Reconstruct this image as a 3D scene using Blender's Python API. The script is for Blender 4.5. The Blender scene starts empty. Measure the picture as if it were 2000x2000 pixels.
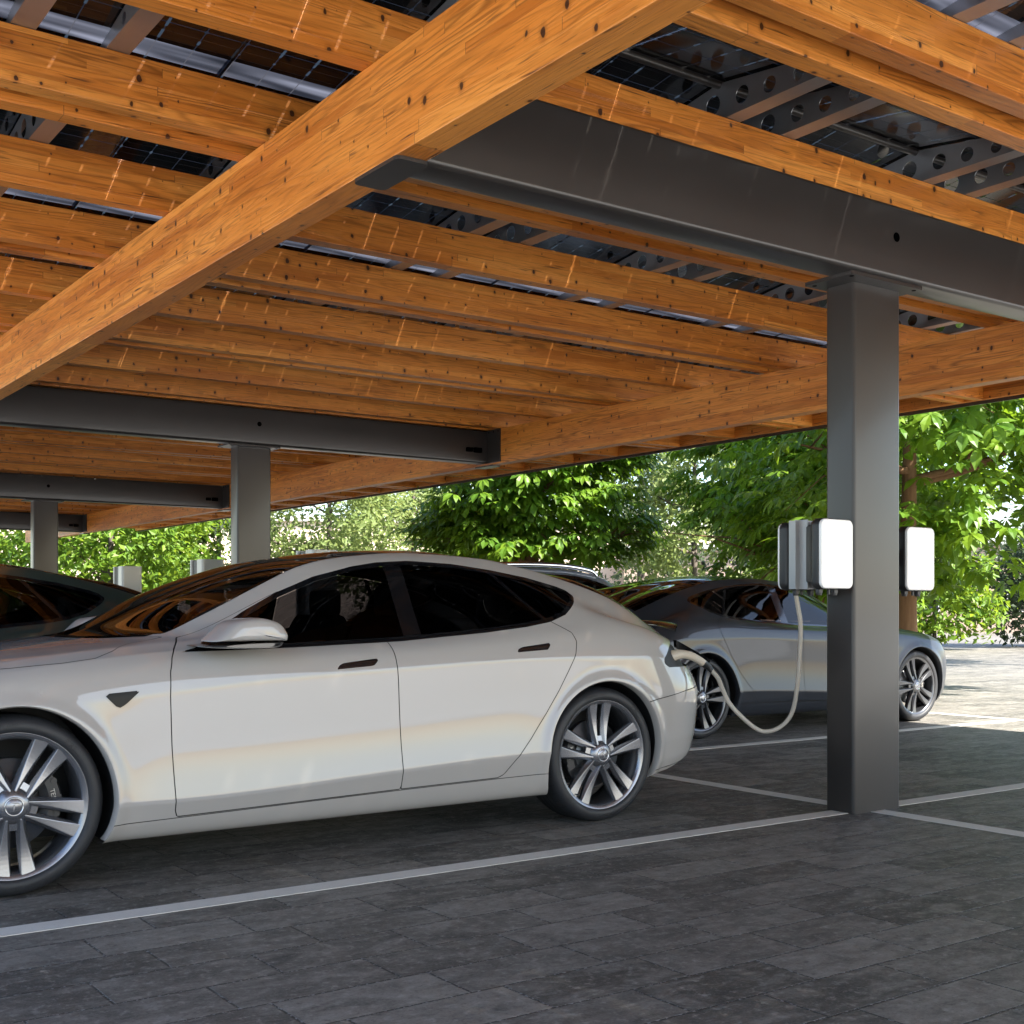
import bpy, bmesh, math, random
import numpy as np
from mathutils import Vector, Matrix
from mathutils.bvhtree import BVHTree
R = math.radians
rng = random.Random(7)
nrng = np.random.default_rng(11)
sc = bpy.context.scene
col = sc.collection

# ------------------------------------------------------------------ camera
cam_d = bpy.data.cameras.new("camera")
cam = bpy.data.objects.new("camera", cam_d)
col.objects.link(cam)
cam.location = (-5.6423, -4.5156, 1.1206)
cam.rotation_euler = (R(90), 0, -0.6197)
cam_d.lens = 36 * 2419.56 / 2000
cam_d.sensor_width = 36
cam_d.shift_y = 0.0949
cam_d.clip_start = 0.05
cam_d.clip_end = 2000
sc.camera = cam

# ------------------------------------------------------------------ light
sun_dir = Vector((0.42, -1.0, 1.0)).normalized()
w = bpy.data.worlds.new("World")
sc.world = w
w.use_nodes = True
nt = w.node_tree
sky = nt.nodes.new("ShaderNodeTexSky")
sky.sky_type = 'NISHITA'
sky.sun_disc = False
sky.sun_elevation = math.asin(sun_dir.z)
sky.sun_rotation = math.atan2(sun_dir.x, sun_dir.y)
sky.air_density = 1.0
sky.dust_density = 1.0
sky.ozone_density = 1.0
bg = nt.nodes["Background"]
bg.inputs[1].default_value = 0.10
nt.links.new(sky.outputs[0], bg.inputs[0])
sl = bpy.data.lights.new("sun", 'SUN')
sl.energy = 5.0
sl.angle = R(0.5)
sl.color = (1.0, 0.94, 0.85)
so = bpy.data.objects.new("sun", sl)
so.rotation_euler = (-sun_dir).to_track_quat('-Z', 'Y').to_euler()
so.location = (10, -10, 30)
col.objects.link(so)
sc.view_settings.view_transform = 'Standard'
sc.view_settings.look = 'None'
sc.view_settings.exposure = 2.25
sc.view_settings.gamma = 1
sc.cycles.max_bounces = 8
sc.cycles.transparent_max_bounces = 16
sc.cycles.caustics_reflective = False
sc.cycles.caustics_refractive = False
sc.cycles.sample_clamp_indirect = 6.0
sc.cycles.use_denoising = True

# ------------------------------------------------------------------ helpers
def link(o, parent=None):
    col.objects.link(o)
    if parent is not None:
        o.parent = parent
    return o

def tag(o, label=None, cat=None, group=None, kind=None):
    if label: o["label"] = label
    if cat: o["category"] = cat
    if group: o["group"] = group
    if kind: o["kind"] = kind
    return o

def empty(name, loc=(0, 0, 0), rz=0, label=None, cat=None, group=None):
    o = bpy.data.objects.new(name, None)
    o.empty_display_size = 0.2
    o.location = loc
    o.rotation_euler = (0, 0, rz)
    link(o)
    return tag(o, label, cat, group)

class MB:
    """collects polygons and links them as one mesh object"""
    def __init__(s):
        s.v = []; s.f = []; s.m = []; s.sm = []
    def add(s, v, f, m=0, smooth=False):
        b = len(s.v)
        s.v.extend([tuple(p) for p in v])
        s.f.extend([tuple(i + b for i in q) for q in f])
        s.m.extend([m] * len(f)); s.sm.extend([smooth] * len(f))
        return s
    def box(s, x0, x1, y0, y1, z0, z1, m=0, bev=0.0):
        if bev <= 0:
            v = [(x0,y0,z0),(x1,y0,z0),(x1,y1,z0),(x0,y1,z0),(x0,y0,z1),(x1,y0,z1),(x1,y1,z1),(x0,y1,z1)]
            f = [(0,3,2,1),(4,5,6,7),(0,1,5,4),(1,2,6,5),(2,3,7,6),(3,0,4,7)]
            return s.add(v, f, m)
        bm = bmesh.new()
        bmesh.ops.create_cube(bm, size=1)
        for q in bm.verts:
            q.co = Vector(((x0+x1)/2 + q.co.x*(x1-x0), (y0+y1)/2 + q.co.y*(y1-y0), (z0+z1)/2 + q.co.z*(z1-z0)))
        bmesh.ops.bevel(bm, geom=bm.edges[:], offset=bev, segments=2, profile=0.6, affect='EDGES', clamp_overlap=True)
        return s.bm(bm, m, False)
    def bm(s, bm, m=0, smooth=False):
        bm.verts.index_update()
        s.add([q.co[:] for q in bm.verts], [[q.index for q in f.verts] for f in bm.faces], m, smooth)
        bm.free(); return s
    def prism(s, poly, axis, a, b, m=0, smooth=False):
        """extrude a 2-D polygon along an axis between a and b"""
        n = len(poly)
        def P(q, t):
            if axis == 'x': return (t, q[0], q[1])
            if axis == 'y': return (q[0], t, q[1])
            return (q[0], q[1], t)
        v = [P(q, a) for q in poly] + [P(q, b) for q in poly]
        s.add(v, [tuple(range(n))[::-1], tuple(range(n, 2*n))], m, False)
        s.add(v, [(i, (i+1) % n, n+(i+1) % n, n+i) for i in range(n)], m, smooth)
        return s
    def lathe(s, prof, axis='z', n=48, c=(0,0,0), m=0, smooth=True):
        """prof: list of (r, t); revolve about axis through c"""
        v = []; k = len(prof)
        for i in range(n):
            a = 2*math.pi*i/n; ca, sa = math.cos(a), math.sin(a)
            for r, t in prof:
                if axis == 'z': v.append((c[0]+r*ca, c[1]+r*sa, c[2]+t))
                elif axis == 'y': v.append((c[0]+r*ca, c[1]+t, c[2]+r*sa))
                else: v.append((c[0]+t, c[1]+r*ca, c[2]+r*sa))
        f = []
        for i in range(n):
            j = (i+1) % n
            for q in range(k-1):
                f.append((i*k+q, j*k+q, j*k+q+1, i*k+q+1))
        return s.add(v, f, m, smooth)
    def cyl(s, a, b, r0, r1=None, n=12, m=0, caps=True, smooth=True):
        r1 = r0 if r1 is None else r1
        a = Vector(a); b = Vector(b); d = (b-a).normalized()
        u = d.orthogonal().normalized(); w_ = d.cross(u)
        v = [a + r0*(math.cos(2*math.pi*i/n)*u + math.sin(2*math.pi*i/n)*w_) for i in range(n)]
        v += [b + r1*(math.cos(2*math.pi*i/n)*u + math.sin(2*math.pi*i/n)*w_) for i in range(n)]
        s.add(v, [(i, (i+1) % n, n+(i+1) % n, n+i) for i in range(n)], m, smooth)
        if caps: s.add(v, [tuple(range(n))[::-1], tuple(range(n, 2*n))], m, False)
        return s
    def tube(s, pts, rad, n=12, m=0, caps=True, sq=None):
        """smooth tube through pts; rad scalar or list"""
        P = [Vector(p) for p in pts]; N = len(P)
        rr = [float(q) for q in rad] if hasattr(rad, '__len__') else [float(rad)]*N
        T = [(P[min(i+1,N-1)]-P[max(i-1,0)]).normalized() for i in range(N)]
        u = T[0].orthogonal().normalized(); v = []
        for i in range(N):
            u = (u - T[i]*u.dot(T[i])).normalized(); w_ = T[i].cross(u)
            for k in range(n):
                a = 2*math.pi*k/n
                v.append(P[i] + rr[i]*(math.cos(a)*u + math.sin(a)*w_))
        f = [(i*n+k, i*n+(k+1) % n, (i+1)*n+(k+1) % n, (i+1)*n+k) for i in range(N-1) for k in range(n)]
        s.add(v, f, m, True)
        if caps: s.add(v, [tuple(range(n))[::-1], tuple(range((N-1)*n, N*n))], m, False)
        return s
    def mesh(s, name, mats):
        me = bpy.data.meshes.new(name)
        me.from_pydata(s.v, [], s.f)
        for mt in (mats if isinstance(mats, (list, tuple)) else [mats]): me.materials.append(mt)
        me.polygons.foreach_set('material_index', s.m)
        me.polygons.foreach_set('use_smooth', s.sm)
        me.update(); return me
    def build(s, name, mats, parent=None, loc=None, rz=None):
        o = bpy.data.objects.new(name, s.mesh(name, mats))
        if loc: o.location = loc
        if rz: o.rotation_euler = (0, 0, rz)
        return link(o, parent)

def children(o):
    return [c for c in bpy.data.objects if c.parent is o]
def copy_tree(o, kids, parent=None):
    c = o.copy(); col.objects.link(c)
    if parent is not None: c.parent = parent
    for ch in kids.get(o.name, []): copy_tree(ch, kids, c)
    return c
def kid_map():
    d = {}
    for c in bpy.data.objects:
        if c.parent is not None: d.setdefault(c.parent.name, []).append(c)
    return d
def catmull(pts, k=8, closed=False):
    P = [np.array(p, float) for p in pts]; n = len(P); out = []
    rngi = range(n if closed else n-1)
    for i in rngi:
        p0 = P[(i-1) % n] if (closed or i > 0) else 2*P[0]-P[1]
        p1 = P[i]; p2 = P[(i+1) % n]
        p3 = P[(i+2) % n] if (closed or i+2 < n) else 2*P[-1]-P[-2]
        for j in range(k):
            t = j/k
            out.append(0.5*((2*p1)+(-p0+p2)*t+(2*p0-5*p1+4*p2-p3)*t*t+(-p0+3*p1-3*p2+p3)*t**3))
    if not closed: out.append(P[-1])
    return out
def rrect(x0, x1, y0, y1, r, k=6):
    out = []
    for cx, cy, a0 in ((x1-r, y1-r, 0), (x0+r, y1-r, 90), (x0+r, y0+r, 180), (x1-r, y0+r, 270)):
        for i in range(k+1):
            a = R(a0 + 90*i/k); out.append((cx + r*math.cos(a), cy + r*math.sin(a)))
    return out

# ------------------------------------------------------------------ materials
class NT:
    def __init__(s, name):
        s.mat = bpy.data.materials.new(name); s.mat.use_nodes = True
        s.t = s.mat.node_tree; s.b = s.t.nodes["Principled BSDF"]; s.out = s.t.nodes["Material Output"]
    def n(s, typ, **kw):
        o = s.t.nodes.new(typ)
        for k, v in kw.items():
            if k.startswith('i_'):
                key = k[2:]; key = int(key) if key.isdigit() else key
                s.set(o, key, v)
            else: setattr(o, k, v)
        return o
    def set(s, node, key, v):
        if isinstance(v, bpy.types.NodeSocket): s.t.links.new(v, node.inputs[key])
        else: node.inputs[key].default_value = v
    def math(s, op, a, b=None, c=None, clamp=False):
        o = s.t.nodes.new("ShaderNodeMath"); o.operation = op; o.use_clamp = clamp
        for i, q in enumerate((a, b, c)):
            if q is not None: s.set(o, i, q)
        return o.outputs[0]
    def mix(s, fac, a, b, blend='MIX'):
        o = s.t.nodes.new("ShaderNodeMix"); o.data_type = 'RGBA'; o.blend_type = blend
        s.set(o, 0, fac); s.set(o, 6, a if not isinstance(a, tuple) else (*a, 1)[:4]); s.set(o, 7, b if not isinstance(b, tuple) else (*b, 1)[:4])
        return o.outputs[2]
    def ramp(s, fac, stops, interp='LINEAR'):
        o = s.t.nodes.new("ShaderNodeValToRGB"); o.color_ramp.interpolation = interp
        e = o.color_ramp.elements
        while len(e) < len(stops): e.new(0.5)
        for q, (p, c) in zip(e, stops):
            q.position = p; q.color = (*c, 1) if len(c) == 3 else c
        s.set(o, 0, fac); return o.outputs[0]
    def noise(s, vec, scale, detail=3, rough=0.5, dist=0.0):
        o = s.n("ShaderNodeTexNoise", i_Scale=scale, i_Detail=detail, i_Roughness=rough, i_Distortion=dist)
        if vec is not None: s.set(o, 'Vector', vec)
        return o.outputs[0]
    def comb(s, x, y, z):
        o = s.t.nodes.new("ShaderNodeCombineXYZ")
        for i, q in enumerate((x, y, z)): s.set(o, i, q)
        return o.outputs[0]
    def sep(s, v):
        o = s.t.nodes.new("ShaderNodeSeparateXYZ"); s.set(o, 0, v); return o.outputs
    def vmul(s, v, k):
        o = s.t.nodes.new("ShaderNodeVectorMath"); o.operation = 'MULTIPLY'
        s.set(o, 0, v); s.set(o, 1, k); return o.outputs[0]
    def vadd(s, v, k):
        o = s.t.nodes.new("ShaderNodeVectorMath"); o.operation = 'ADD'
        s.set(o, 0, v); s.set(o, 1, k); return o.outputs[0]
    def bump(s, h, strength, dist=0.01):
        o = s.n("ShaderNodeBump", i_Strength=strength, i_Distance=dist); s.set(o, 'Height', h)
        s.t.links.new(o.outputs[0], s.b.inputs['Normal']); return o.outputs[0]
    def P(s, **kw):
        for k, v in kw.items():
            key = k.replace('_', ' ')
            s.set(s.b, key, (*v, 1) if isinstance(v, tuple) and len(v) == 3 else v)
        return s
def simple(name, color, rough=0.5, metal=0.0, spec=0.5, coat=0.0, coat_r=0.05, var=0.0, vscale=8.0, bumpk=0.0):
    m = NT(name)
    tc = m.n("ShaderNodeTexCoord").outputs['Object']
    if var > 0:
        f = m.noise(tc, vscale, 5, 0.6)
        c = m.mix(f, tuple(max(0, q*(1-var)) for q in color), tuple(q*(1+var) for q in color))
        m.set(m.b, 'Base Color', c)
        m.set(m.b, 'Roughness', m.math('ADD', rough-0.06, m.math('MULTIPLY', f, 0.12)))
    else:
        m.P(Base_Color=color, Roughness=rough)
    m.P(Metallic=metal, Specular_IOR_Level=spec, Coat_Weight=coat, Coat_Roughness=coat_r)
    if bumpk > 0: m.bump(m.noise(tc, vscale*12, 3, 0.6), bumpk, 0.002)
    return m.mat

def wood_material(name, light, mid, dark):
    m = NT(name)
    tc = m.n("ShaderNodeTexCoord").outputs['Object']
    rnd = m.n("ShaderNodeObjectInfo").outputs['Random']
    x, y, z = m.sep(tc)
    xo = m.math('ADD', x, m.math('MULTIPLY', rnd, 37.0))
    lam = m.math('FLOOR', m.math('DIVIDE', z, 0.0427))
    # staggered boards along the beam
    h1 = m.n("ShaderNodeTexWhiteNoise", noise_dimensions='2D'); m.set(h1, 'Vector', m.comb(lam, m.math('MULTIPLY', rnd, 91.0), 0.0))
    xb = m.math('ADD', m.math('DIVIDE', xo, 1.45), m.math('MULTIPLY', h1.outputs[0], 7.0))
    bid = m.math('FLOOR', xb)
    h2 = m.n("ShaderNodeTexWhiteNoise", noise_dimensions='3D'); m.set(h2, 'Vector', m.comb(lam, bid, m.math('MULTIPLY', rnd, 53.0)))
    bo = m.math('MULTIPLY', h2.outputs[0], 23.0)
    # growth rings: distorted low noise -> sine
    vec = m.comb(m.math('ADD', m.math('MULTIPLY', xo, 0.55), bo), m.math('MULTIPLY', y, 9.0), m.math('ADD', m.math('MULTIPLY', z, 9.0), bo))
    n1 = m.noise(vec, 1.0, 2, 0.45, 0.15)
    rings = m.math('SINE', m.math('MULTIPLY', n1, 95.0))
    rings = m.math('POWER', m.math('MULTIPLY', m.math('ADD', rings, 1.0), 0.5), 2.2)
    fine = m.noise(m.comb(m.math('MULTIPLY', xo, 6.0), m.math('MULTIPLY', y, 160.0), m.math('MULTIPLY', z, 160.0)), 1.0, 2, 0.6)
    big = m.noise(m.comb(m.math('MULTIPLY', xo, 1.3), m.math('MULTIPLY', y, 5.0), m.math('MULTIPLY', z, 6.0)), 1.0, 4, 0.6)
    c = m.ramp(h2.outputs[0], [(0.0, dark), (0.35, mid), (0.7, mid), (1.0, light)])
    c = m.mix(m.math('MULTIPLY', m.math('SUBTRACT', big, 0.48), 2.6, clamp=True), c, light)
    c = m.mix(m.math('MULTIPLY', m.math('SUBTRACT', 0.46, big), 3.6, clamp=True), c, dark)
    patch = m.noise(m.comb(m.math('MULTIPLY', xo, 0.35), 0.0, bo), 1.0, 0)
    ringk = m.math('MULTIPLY', rings, m.math('MULTIPLY', m.math('SUBTRACT', patch, 0.30), 2.0, clamp=True))
    c = m.mix(m.math('MULTIPLY', ringk, 0.75), c, tuple(q*0.42 for q in dark))
    c = m.mix(m.math('MULTIPLY', m.math('SUBTRACT', fine, 0.53), 2.8, clamp=True), c, tuple(q*0.55 for q in dark))
    # knots
    vo = m.n("ShaderNodeTexVoronoi", feature='F1', voronoi_dimensions='2D', i_Scale=1.0)
    wob = m.n("ShaderNodeTexNoise", i_Scale=40.0, i_Detail=2.0); m.set(wob, 'Vector', tc)
    kv = m.vadd(m.comb(m.math('MULTIPLY', xo, 8.0), m.math('ADD', m.math('MULTIPLY', z, 6.0), m.math('MULTIPLY', y, 11.3)), m.math('MULTIPLY', rnd, 5.0)), m.vmul(wob.outputs[1], (0.10, 0.10, 0.10)))
    m.set(vo, 'Vector', kv)
    cr = m.sep(vo.outputs['Color'])
    rad = m.math('ADD', 0.02, m.math('MULTIPLY', m.math('POWER', cr[0], 1.6), 0.095))
    kn = m.math('DIVIDE', m.math('SUBTRACT', rad, vo.outputs['Distance']), 0.022, clamp=True)
    kn = m.math('MULTIPLY', kn, m.math('GREATER_THAN', cr[1], 0.33))
    halo = m.math('MULTIPLY', m.math('DIVIDE', m.math('SUBTRACT', m.math('MULTIPLY', rad, 2.3), vo.outputs['Distance']), 0.14, clamp=True), m.math('GREATER_THAN', cr[1], 0.33))
    c = m.mix(m.math('MULTIPLY', halo, 0.55), c, tuple(q*0.6 for q in dark))
    c = m.mix(m.math('MULTIPLY', kn, 0.93), c, (0.030, 0.009, 0.004))
    # resin pockets / dark streaks
    st = m.noise(m.comb(m.math('ADD', m.math('MULTIPLY', xo, 3.2), bo), m.math('MULTIPLY', y, 42.0), m.math('MULTIPLY', z, 52.0)), 1.0, 3, 0.55)
    c = m.mix(m.math('MULTIPLY', m.math('SUBTRACT', st, 0.615), 8.0, clamp=True), c, (0.055, 0.017, 0.006))
    # butt joints
    fr = m.math('FRACT', xb)
    jt = m.math('MULTIPLY', m.math('LESS_THAN', fr, 0.0022), m.math('GREATER_THAN', h2.outputs[0], 0.35))
    c = m.mix(m.math('MULTIPLY', jt, 0.7), c, (0.06, 0.02, 0.008))
    zl = m.math('FRACT', m.math('DIVIDE', z, 0.0427))
    gl = m.math('LESS_THAN', zl, 0.045)
    c = m.mix(m.math('MULTIPLY', gl, 0.22), c, tuple(q*0.4 for q in dark))
    m.set(m.b, 'Base Color', c)
    m.P(Roughness=0.42, Specular_IOR_Level=0.45)
    hgt = m.math('SUBTRACT', m.math('MULTIPLY', fine, 0.5), m.math('MULTIPLY', rings, 0.6))
    m.bump(hgt, 0.55, 0.002)
    return m.mat

M = {}
M['wood'] = wood_material("glulam_spruce", (0.81, 0.325, 0.062), (0.69, 0.240, 0.036), (0.49, 0.146, 0.017))
M['steel'] = simple("anthracite_coated_steel", (0.034, 0.030, 0.028), 0.34, 0.0, 0.40, 0.22, 0.12, var=0.08, vscale=2.0, bumpk=0.02)
M['galv'] = simple("galvanised_sheet", (0.40, 0.42, 0.45), 0.36, 0.85, 0.5, var=0.10, vscale=14)
M['flat_black'] = simple("flat_black_fill", (0.001, 0.001, 0.001), 0.9, 0, 0.0)  # black for discs painting the shade inside holes, also colours the connector boxes
M['bolt'] = simple("zinc_bolt", (0.20, 0.20, 0.20), 0.4, 0.9)

# paving of long dark concrete pavers laid in running bond along X
m = NT("dark_concrete_pavers")
tc = m.n("ShaderNodeTexCoord").outputs['Object']
x, y, z = m.sep(tc)
row = m.math('FLOOR', m.math('DIVIDE', y, 0.25))
hr = m.n("ShaderNodeTexWhiteNoise", noise_dimensions='1D'); m.set(hr, 'W', row)
xs = m.math('ADD', x, m.math('MULTIPLY', hr.outputs[0], 3.0))
br = m.n("ShaderNodeTexBrick", offset=0.0, squash=1.0)
br.inputs['Scale'].default_value = 1.0; br.inputs['Mortar Size'].default_value = 0.0058
br.inputs['Mortar Smooth'].default_value = 0.6; br.inputs['Brick Width'].default_value = 0.52; br.inputs['Row Height'].default_value = 0.25
br.inputs['Bias'].default_value = 0.0
br.inputs['Color1'].default_value = (0, 0, 0, 1); br.inputs['Color2'].default_value = (1, 1, 1, 1); br.inputs['Mortar'].default_value = (0.5, 0.5, 0.5, 1)
m.set(br, 'Vector', m.comb(xs, y, 0.0))
tone = m.sep(br.outputs['Color'])[0]
blot = m.noise(m.comb(m.math('MULTIPLY', xs, 3.4), m.math('MULTIPLY', y, 6.5), row), 1.5, 7, 0.70, 0.4)
fine = m.noise(tc, 85.0, 5, 0.78)
base = m.mix(tone, (0.078, 0.072, 0.061), (0.225, 0.208, 0.180))
base = m.mix(m.math('MULTIPLY', m.math('SUBTRACT', blot, 0.48), 2.6, clamp=True), base, (0.40, 0.38, 0.335))
base = m.mix(m.math('MULTIPLY', m.math('SUBTRACT', 0.47, blot), 4.0, clamp=True), base, (0.035, 0.035, 0.035))
base = m.mix(m.math('MULTIPLY', m.math('SUBTRACT', fine, 0.52), 3.2, clamp=True), base, (0.30, 0.285, 0.255))
base = m.mix(m.math('MULTIPLY', m.math('SUBTRACT', 0.47, fine), 3.4, clamp=True), base, (0.022, 0.021, 0.019))
spk = m.noise(tc, 26.0, 4, 0.7)
base = m.mix(m.math('MULTIPLY', m.math('SUBTRACT', spk, 0.54), 5.0, clamp=True), base, (0.38, 0.36, 0.32))
base = m.mix(m.math('MULTIPLY', m.math('SUBTRACT', 0.44, spk), 4.5, clamp=True), base, (0.040, 0.038, 0.034))
edge = m.noise(m.comb(m.math('MULTIPLY', x, 60.0), m.math('MULTIPLY', y, 60.0), 0.0), 1.0, 2, 0.7)
mort = br.outputs['Fac']
mc = m.mix(m.math('GREATER_THAN', edge, 0.56), (0.010, 0.010, 0.011), (0.30, 0.305, 0.315))
base = m.mix(m.math('MULTIPLY', mort, 0.85), base, mc)
m.set(m.b, 'Base Color', m.mix(1.0, base, (0.86, 0.86, 0.87), 'MULTIPLY'))
m.set(m.b, 'Roughness', m.math('SUBTRACT', 0.72, m.math('MULTIPLY', blot, 0.30)))
m.P(Specular_IOR_Level=0.45)
hh = m.math('ADD', m.math('MULTIPLY', fine, 0.35), m.math('ADD', m.math('MULTIPLY', blot, 0.6), m.math('MULTIPLY', mort, -2.6)))
m.bump(hh, 0.7, 0.005)
M['paver'] = m.mat

m = NT("worn_white_road_paint")
tc = m.n("ShaderNodeTexCoord").outputs['Object']
f = m.noise(tc, 9.0, 6, 0.65); f2 = m.noise(tc, 120.0, 3, 0.7)
c = m.mix(m.math('MULTIPLY', m.math('SUBTRACT', f, 0.35), 1.4, clamp=True), (0.66, 0.63, 0.57), (0.80, 0.775, 0.71))
c = m.mix(m.math('MULTIPLY', m.math('SUBTRACT', f2, 0.62), 6.0, clamp=True), c, (0.25, 0.245, 0.235))
m.set(m.b, 'Base Color', c); m.P(Roughness=0.6, Specular_IOR_Level=0.35); m.bump(f2, 0.25, 0.002)
M['paint'] = m.mat

# solar module: black cells, see-through lines between them, added bright band imitating a sky reflection
def panel_material(name):
    m = NT(name)
    tc = m.n("ShaderNodeTexCoord").outputs['Object']
    x, y, z = m.sep(tc)
    PX, PY = 0.1735, 0.190
    fx = m.math('ABSOLUTE', m.math('SUBTRACT', m.math('FRACT', m.math('ADD', m.math('DIVIDE', x, PX), 100.5)), 0.5))
    fy = m.math('ABSOLUTE', m.math('SUBTRACT', m.math('FRACT', m.math('ADD', m.math('DIVIDE', y, PY), 100.0)), 0.5))
    dx = m.math('MULTIPLY', m.math('SUBTRACT', 0.5, fx), PX)      # distance to the nearest line
    dy = m.math('MULTIPLY', m.math('SUBTRACT', 0.5, fy), PY)
    line = m.math('LESS_THAN', m.math('MINIMUM', dx, dy), 0.0022)
    dia = m.math('LESS_THAN', m.math('ADD', dx, dy), 0.014)
    cx = m.math('FLOOR', m.math('ADD', m.math('DIVIDE', x, PX), 100.0)); cy = m.math('FLOOR', m.math('ADD', m.math('DIVIDE', y, PY/2), 200.5))
    wn = m.n("ShaderNodeTexWhiteNoise", noise_dimensions='3D'); m.set(wn, 'Vector', m.comb(cx, cy, m.math('MULTIPLY', m.n("ShaderNodeObjectInfo").outputs['Random'], 77.0)))
    fy2 = m.math('MULTIPLY', m.math('ABSOLUTE', m.math('SUBTRACT', m.math('FRACT', m.math('ADD', m.math('DIVIDE', y, PY/2), 200.5)), 0.5)), PY/2)
    fleck_slit = m.math('MULTIPLY', m.math('LESS_THAN', dx, 0.0065), m.math('LESS_THAN', fy2, m.math('MULTIPLY', m.math('SUBTRACT', wn.outputs[0], 0.45), 0.075)))  # scattered slits added and shaped to throw sun flecks onto the timber
    gap = m.math('MAXIMUM', m.math('MAXIMUM', line, dia), fleck_slit)
    bus = m.math('LESS_THAN', m.math('ABSOLUTE', m.math('SUBTRACT', m.math('FRACT', m.math('ADD', m.math('DIVIDE', y, PY/3), 100.5)), 0.5)), 0.012)
    nz = m.noise(tc, 2.0, 3)
    cc = m.mix(nz, (0.0035, 0.0035, 0.0045), (0.007, 0.0065, 0.007))
    cc = m.mix(bus, cc, (0.05, 0.05, 0.055))
    m.set(m.b, 'Base Color', cc); m.P(Roughness=0.10, Specular_IOR_Level=0.35)
    tr = m.n("ShaderNodeBsdfTransparent"); m.set(tr, 0, m.mix(fleck_slit, (0.04, 0.04, 0.045), (0.15, 0.145, 0.13)))
    gl = m.n("ShaderNodeBsdfDiffuse"); gl.inputs[0].default_value = (0.05, 0.05, 0.055, 1)
    tl = m.n("ShaderNodeMixShader"); tl.inputs[0].default_value = 0.45
    m.t.links.new(tr.outputs[0], tl.inputs[2]); m.t.links.new(gl.outputs[0], tl.inputs[1])
    mx = m.n("ShaderNodeMixShader"); m.set(mx, 0, gap)
    m.t.links.new(m.b.outputs[0], mx.inputs[1]); m.t.links.new(tl.outputs[0], mx.inputs[2])
    m.t.links.new(mx.outputs[0], m.out.inputs[0])
    return m.mat
M['panel'] = panel_material("bifacial_solar_glass")
m = NT("sky_glare_band")  # made-up translucent band, its streaky colour imitates silvery reflected sky
tc = m.n("ShaderNodeTexCoord").outputs['Object']
x, y, z = m.sep(tc)
nzz = m.noise(m.comb(m.math('MULTIPLY', x, 1.5), m.math('MULTIPLY', y, 17.0), 0.0), 1.0, 1, 0.4)
nzz = m.math('POWER', m.math('MULTIPLY', m.math('SUBTRACT', nzz, 0.25), 1.9, clamp=True), 2.0)
lin = m.math('LESS_THAN', m.math('ABSOLUTE', m.math('SUBTRACT', m.math('FRACT', m.math('ADD', m.math('DIVIDE', x, 0.1735), 100.0)), 0.5)), 0.014)
tl = m.n("ShaderNodeBsdfTranslucent")
m.set(tl, 0, m.mix(lin, m.mix(nzz, (0.006, 0.007, 0.010), (0.095, 0.10, 0.125)), (0.03, 0.03, 0.035)))
m.P(Base_Color=(0.02, 0.02, 0.025), Roughness=0.15)
mx = m.n("ShaderNodeMixShader"); mx.inputs[0].default_value = 0.75
m.t.links.new(m.b.outputs[0], mx.inputs[1]); m.t.links.new(tl.outputs[0], mx.inputs[2]); m.t.links.new(mx.outputs[0], m.out.inputs[0])
M['glare_band'] = m.mat
# ------------------------------------------------------------------ ground and markings
g = MB(); g.add([(-400,-400,0),(400,-400,0),(400,400,0),(-400,400,0)], [(0,1,2,3)])
tag(g.build("paved_ground", M['paver']), kind='structure')
M['concrete'] = simple("bounce_concrete", (0.50, 0.50, 0.49), 0.8, var=0.08, vscale=1.5, bumpk=0.1)
ap = MB()  # unseen pale ground, added to bounce sunlight up onto timber and cars
ap.add([(-60,-5.6,0.004),(-60,-60,0.004),(60,-60,0.004),(60,-5.6,0.004)], [(0,1,2,3)])
ap.add([(-60,-5.596,0.004),(-6.3,-5.596,0.004),(-6.3,60,0.004),(-60,60,0.004)], [(0,1,2,3)])
tag(ap.build("unseen_bounce_apron", M['concrete']), kind='structure')
def stripe(x0, x1, y0, y1):
    b = MB(); b.box(x0, x1, y0, y1, 0.001, 0.0032)
    tag(b.build("parking_line", M['paint']), kind='structure')
BAY = 2.8
for i in range(-3, 9):
    yb = BAY*i - (0.09 if i == 1 else 0.0)
    stripe(-5.80, -0.063, yb-0.06, yb+0.06)
    stripe(0.063, 5.74, yb-0.06, yb+0.06)
stripe(-0.06, 0.06, -8.6, 25.0)
stripe(5.743, 5.863, -8.6, 25.0)
stripe(-5.92, -5.803, -8.6, 25.0)

# ------------------------------------------------------------------ carport: one structure with parts
cp = empty("carport", (0, 0, 0), 0, "open timber and dark steel carport with a solar panel roof over the parked cars", "carport")
ZG0, ZG1 = 2.907, 3.335          # girder
ZP0, ZP1 = 3.335, 3.575          # purlin
YA, YB = -7.80, 30.2
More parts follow.
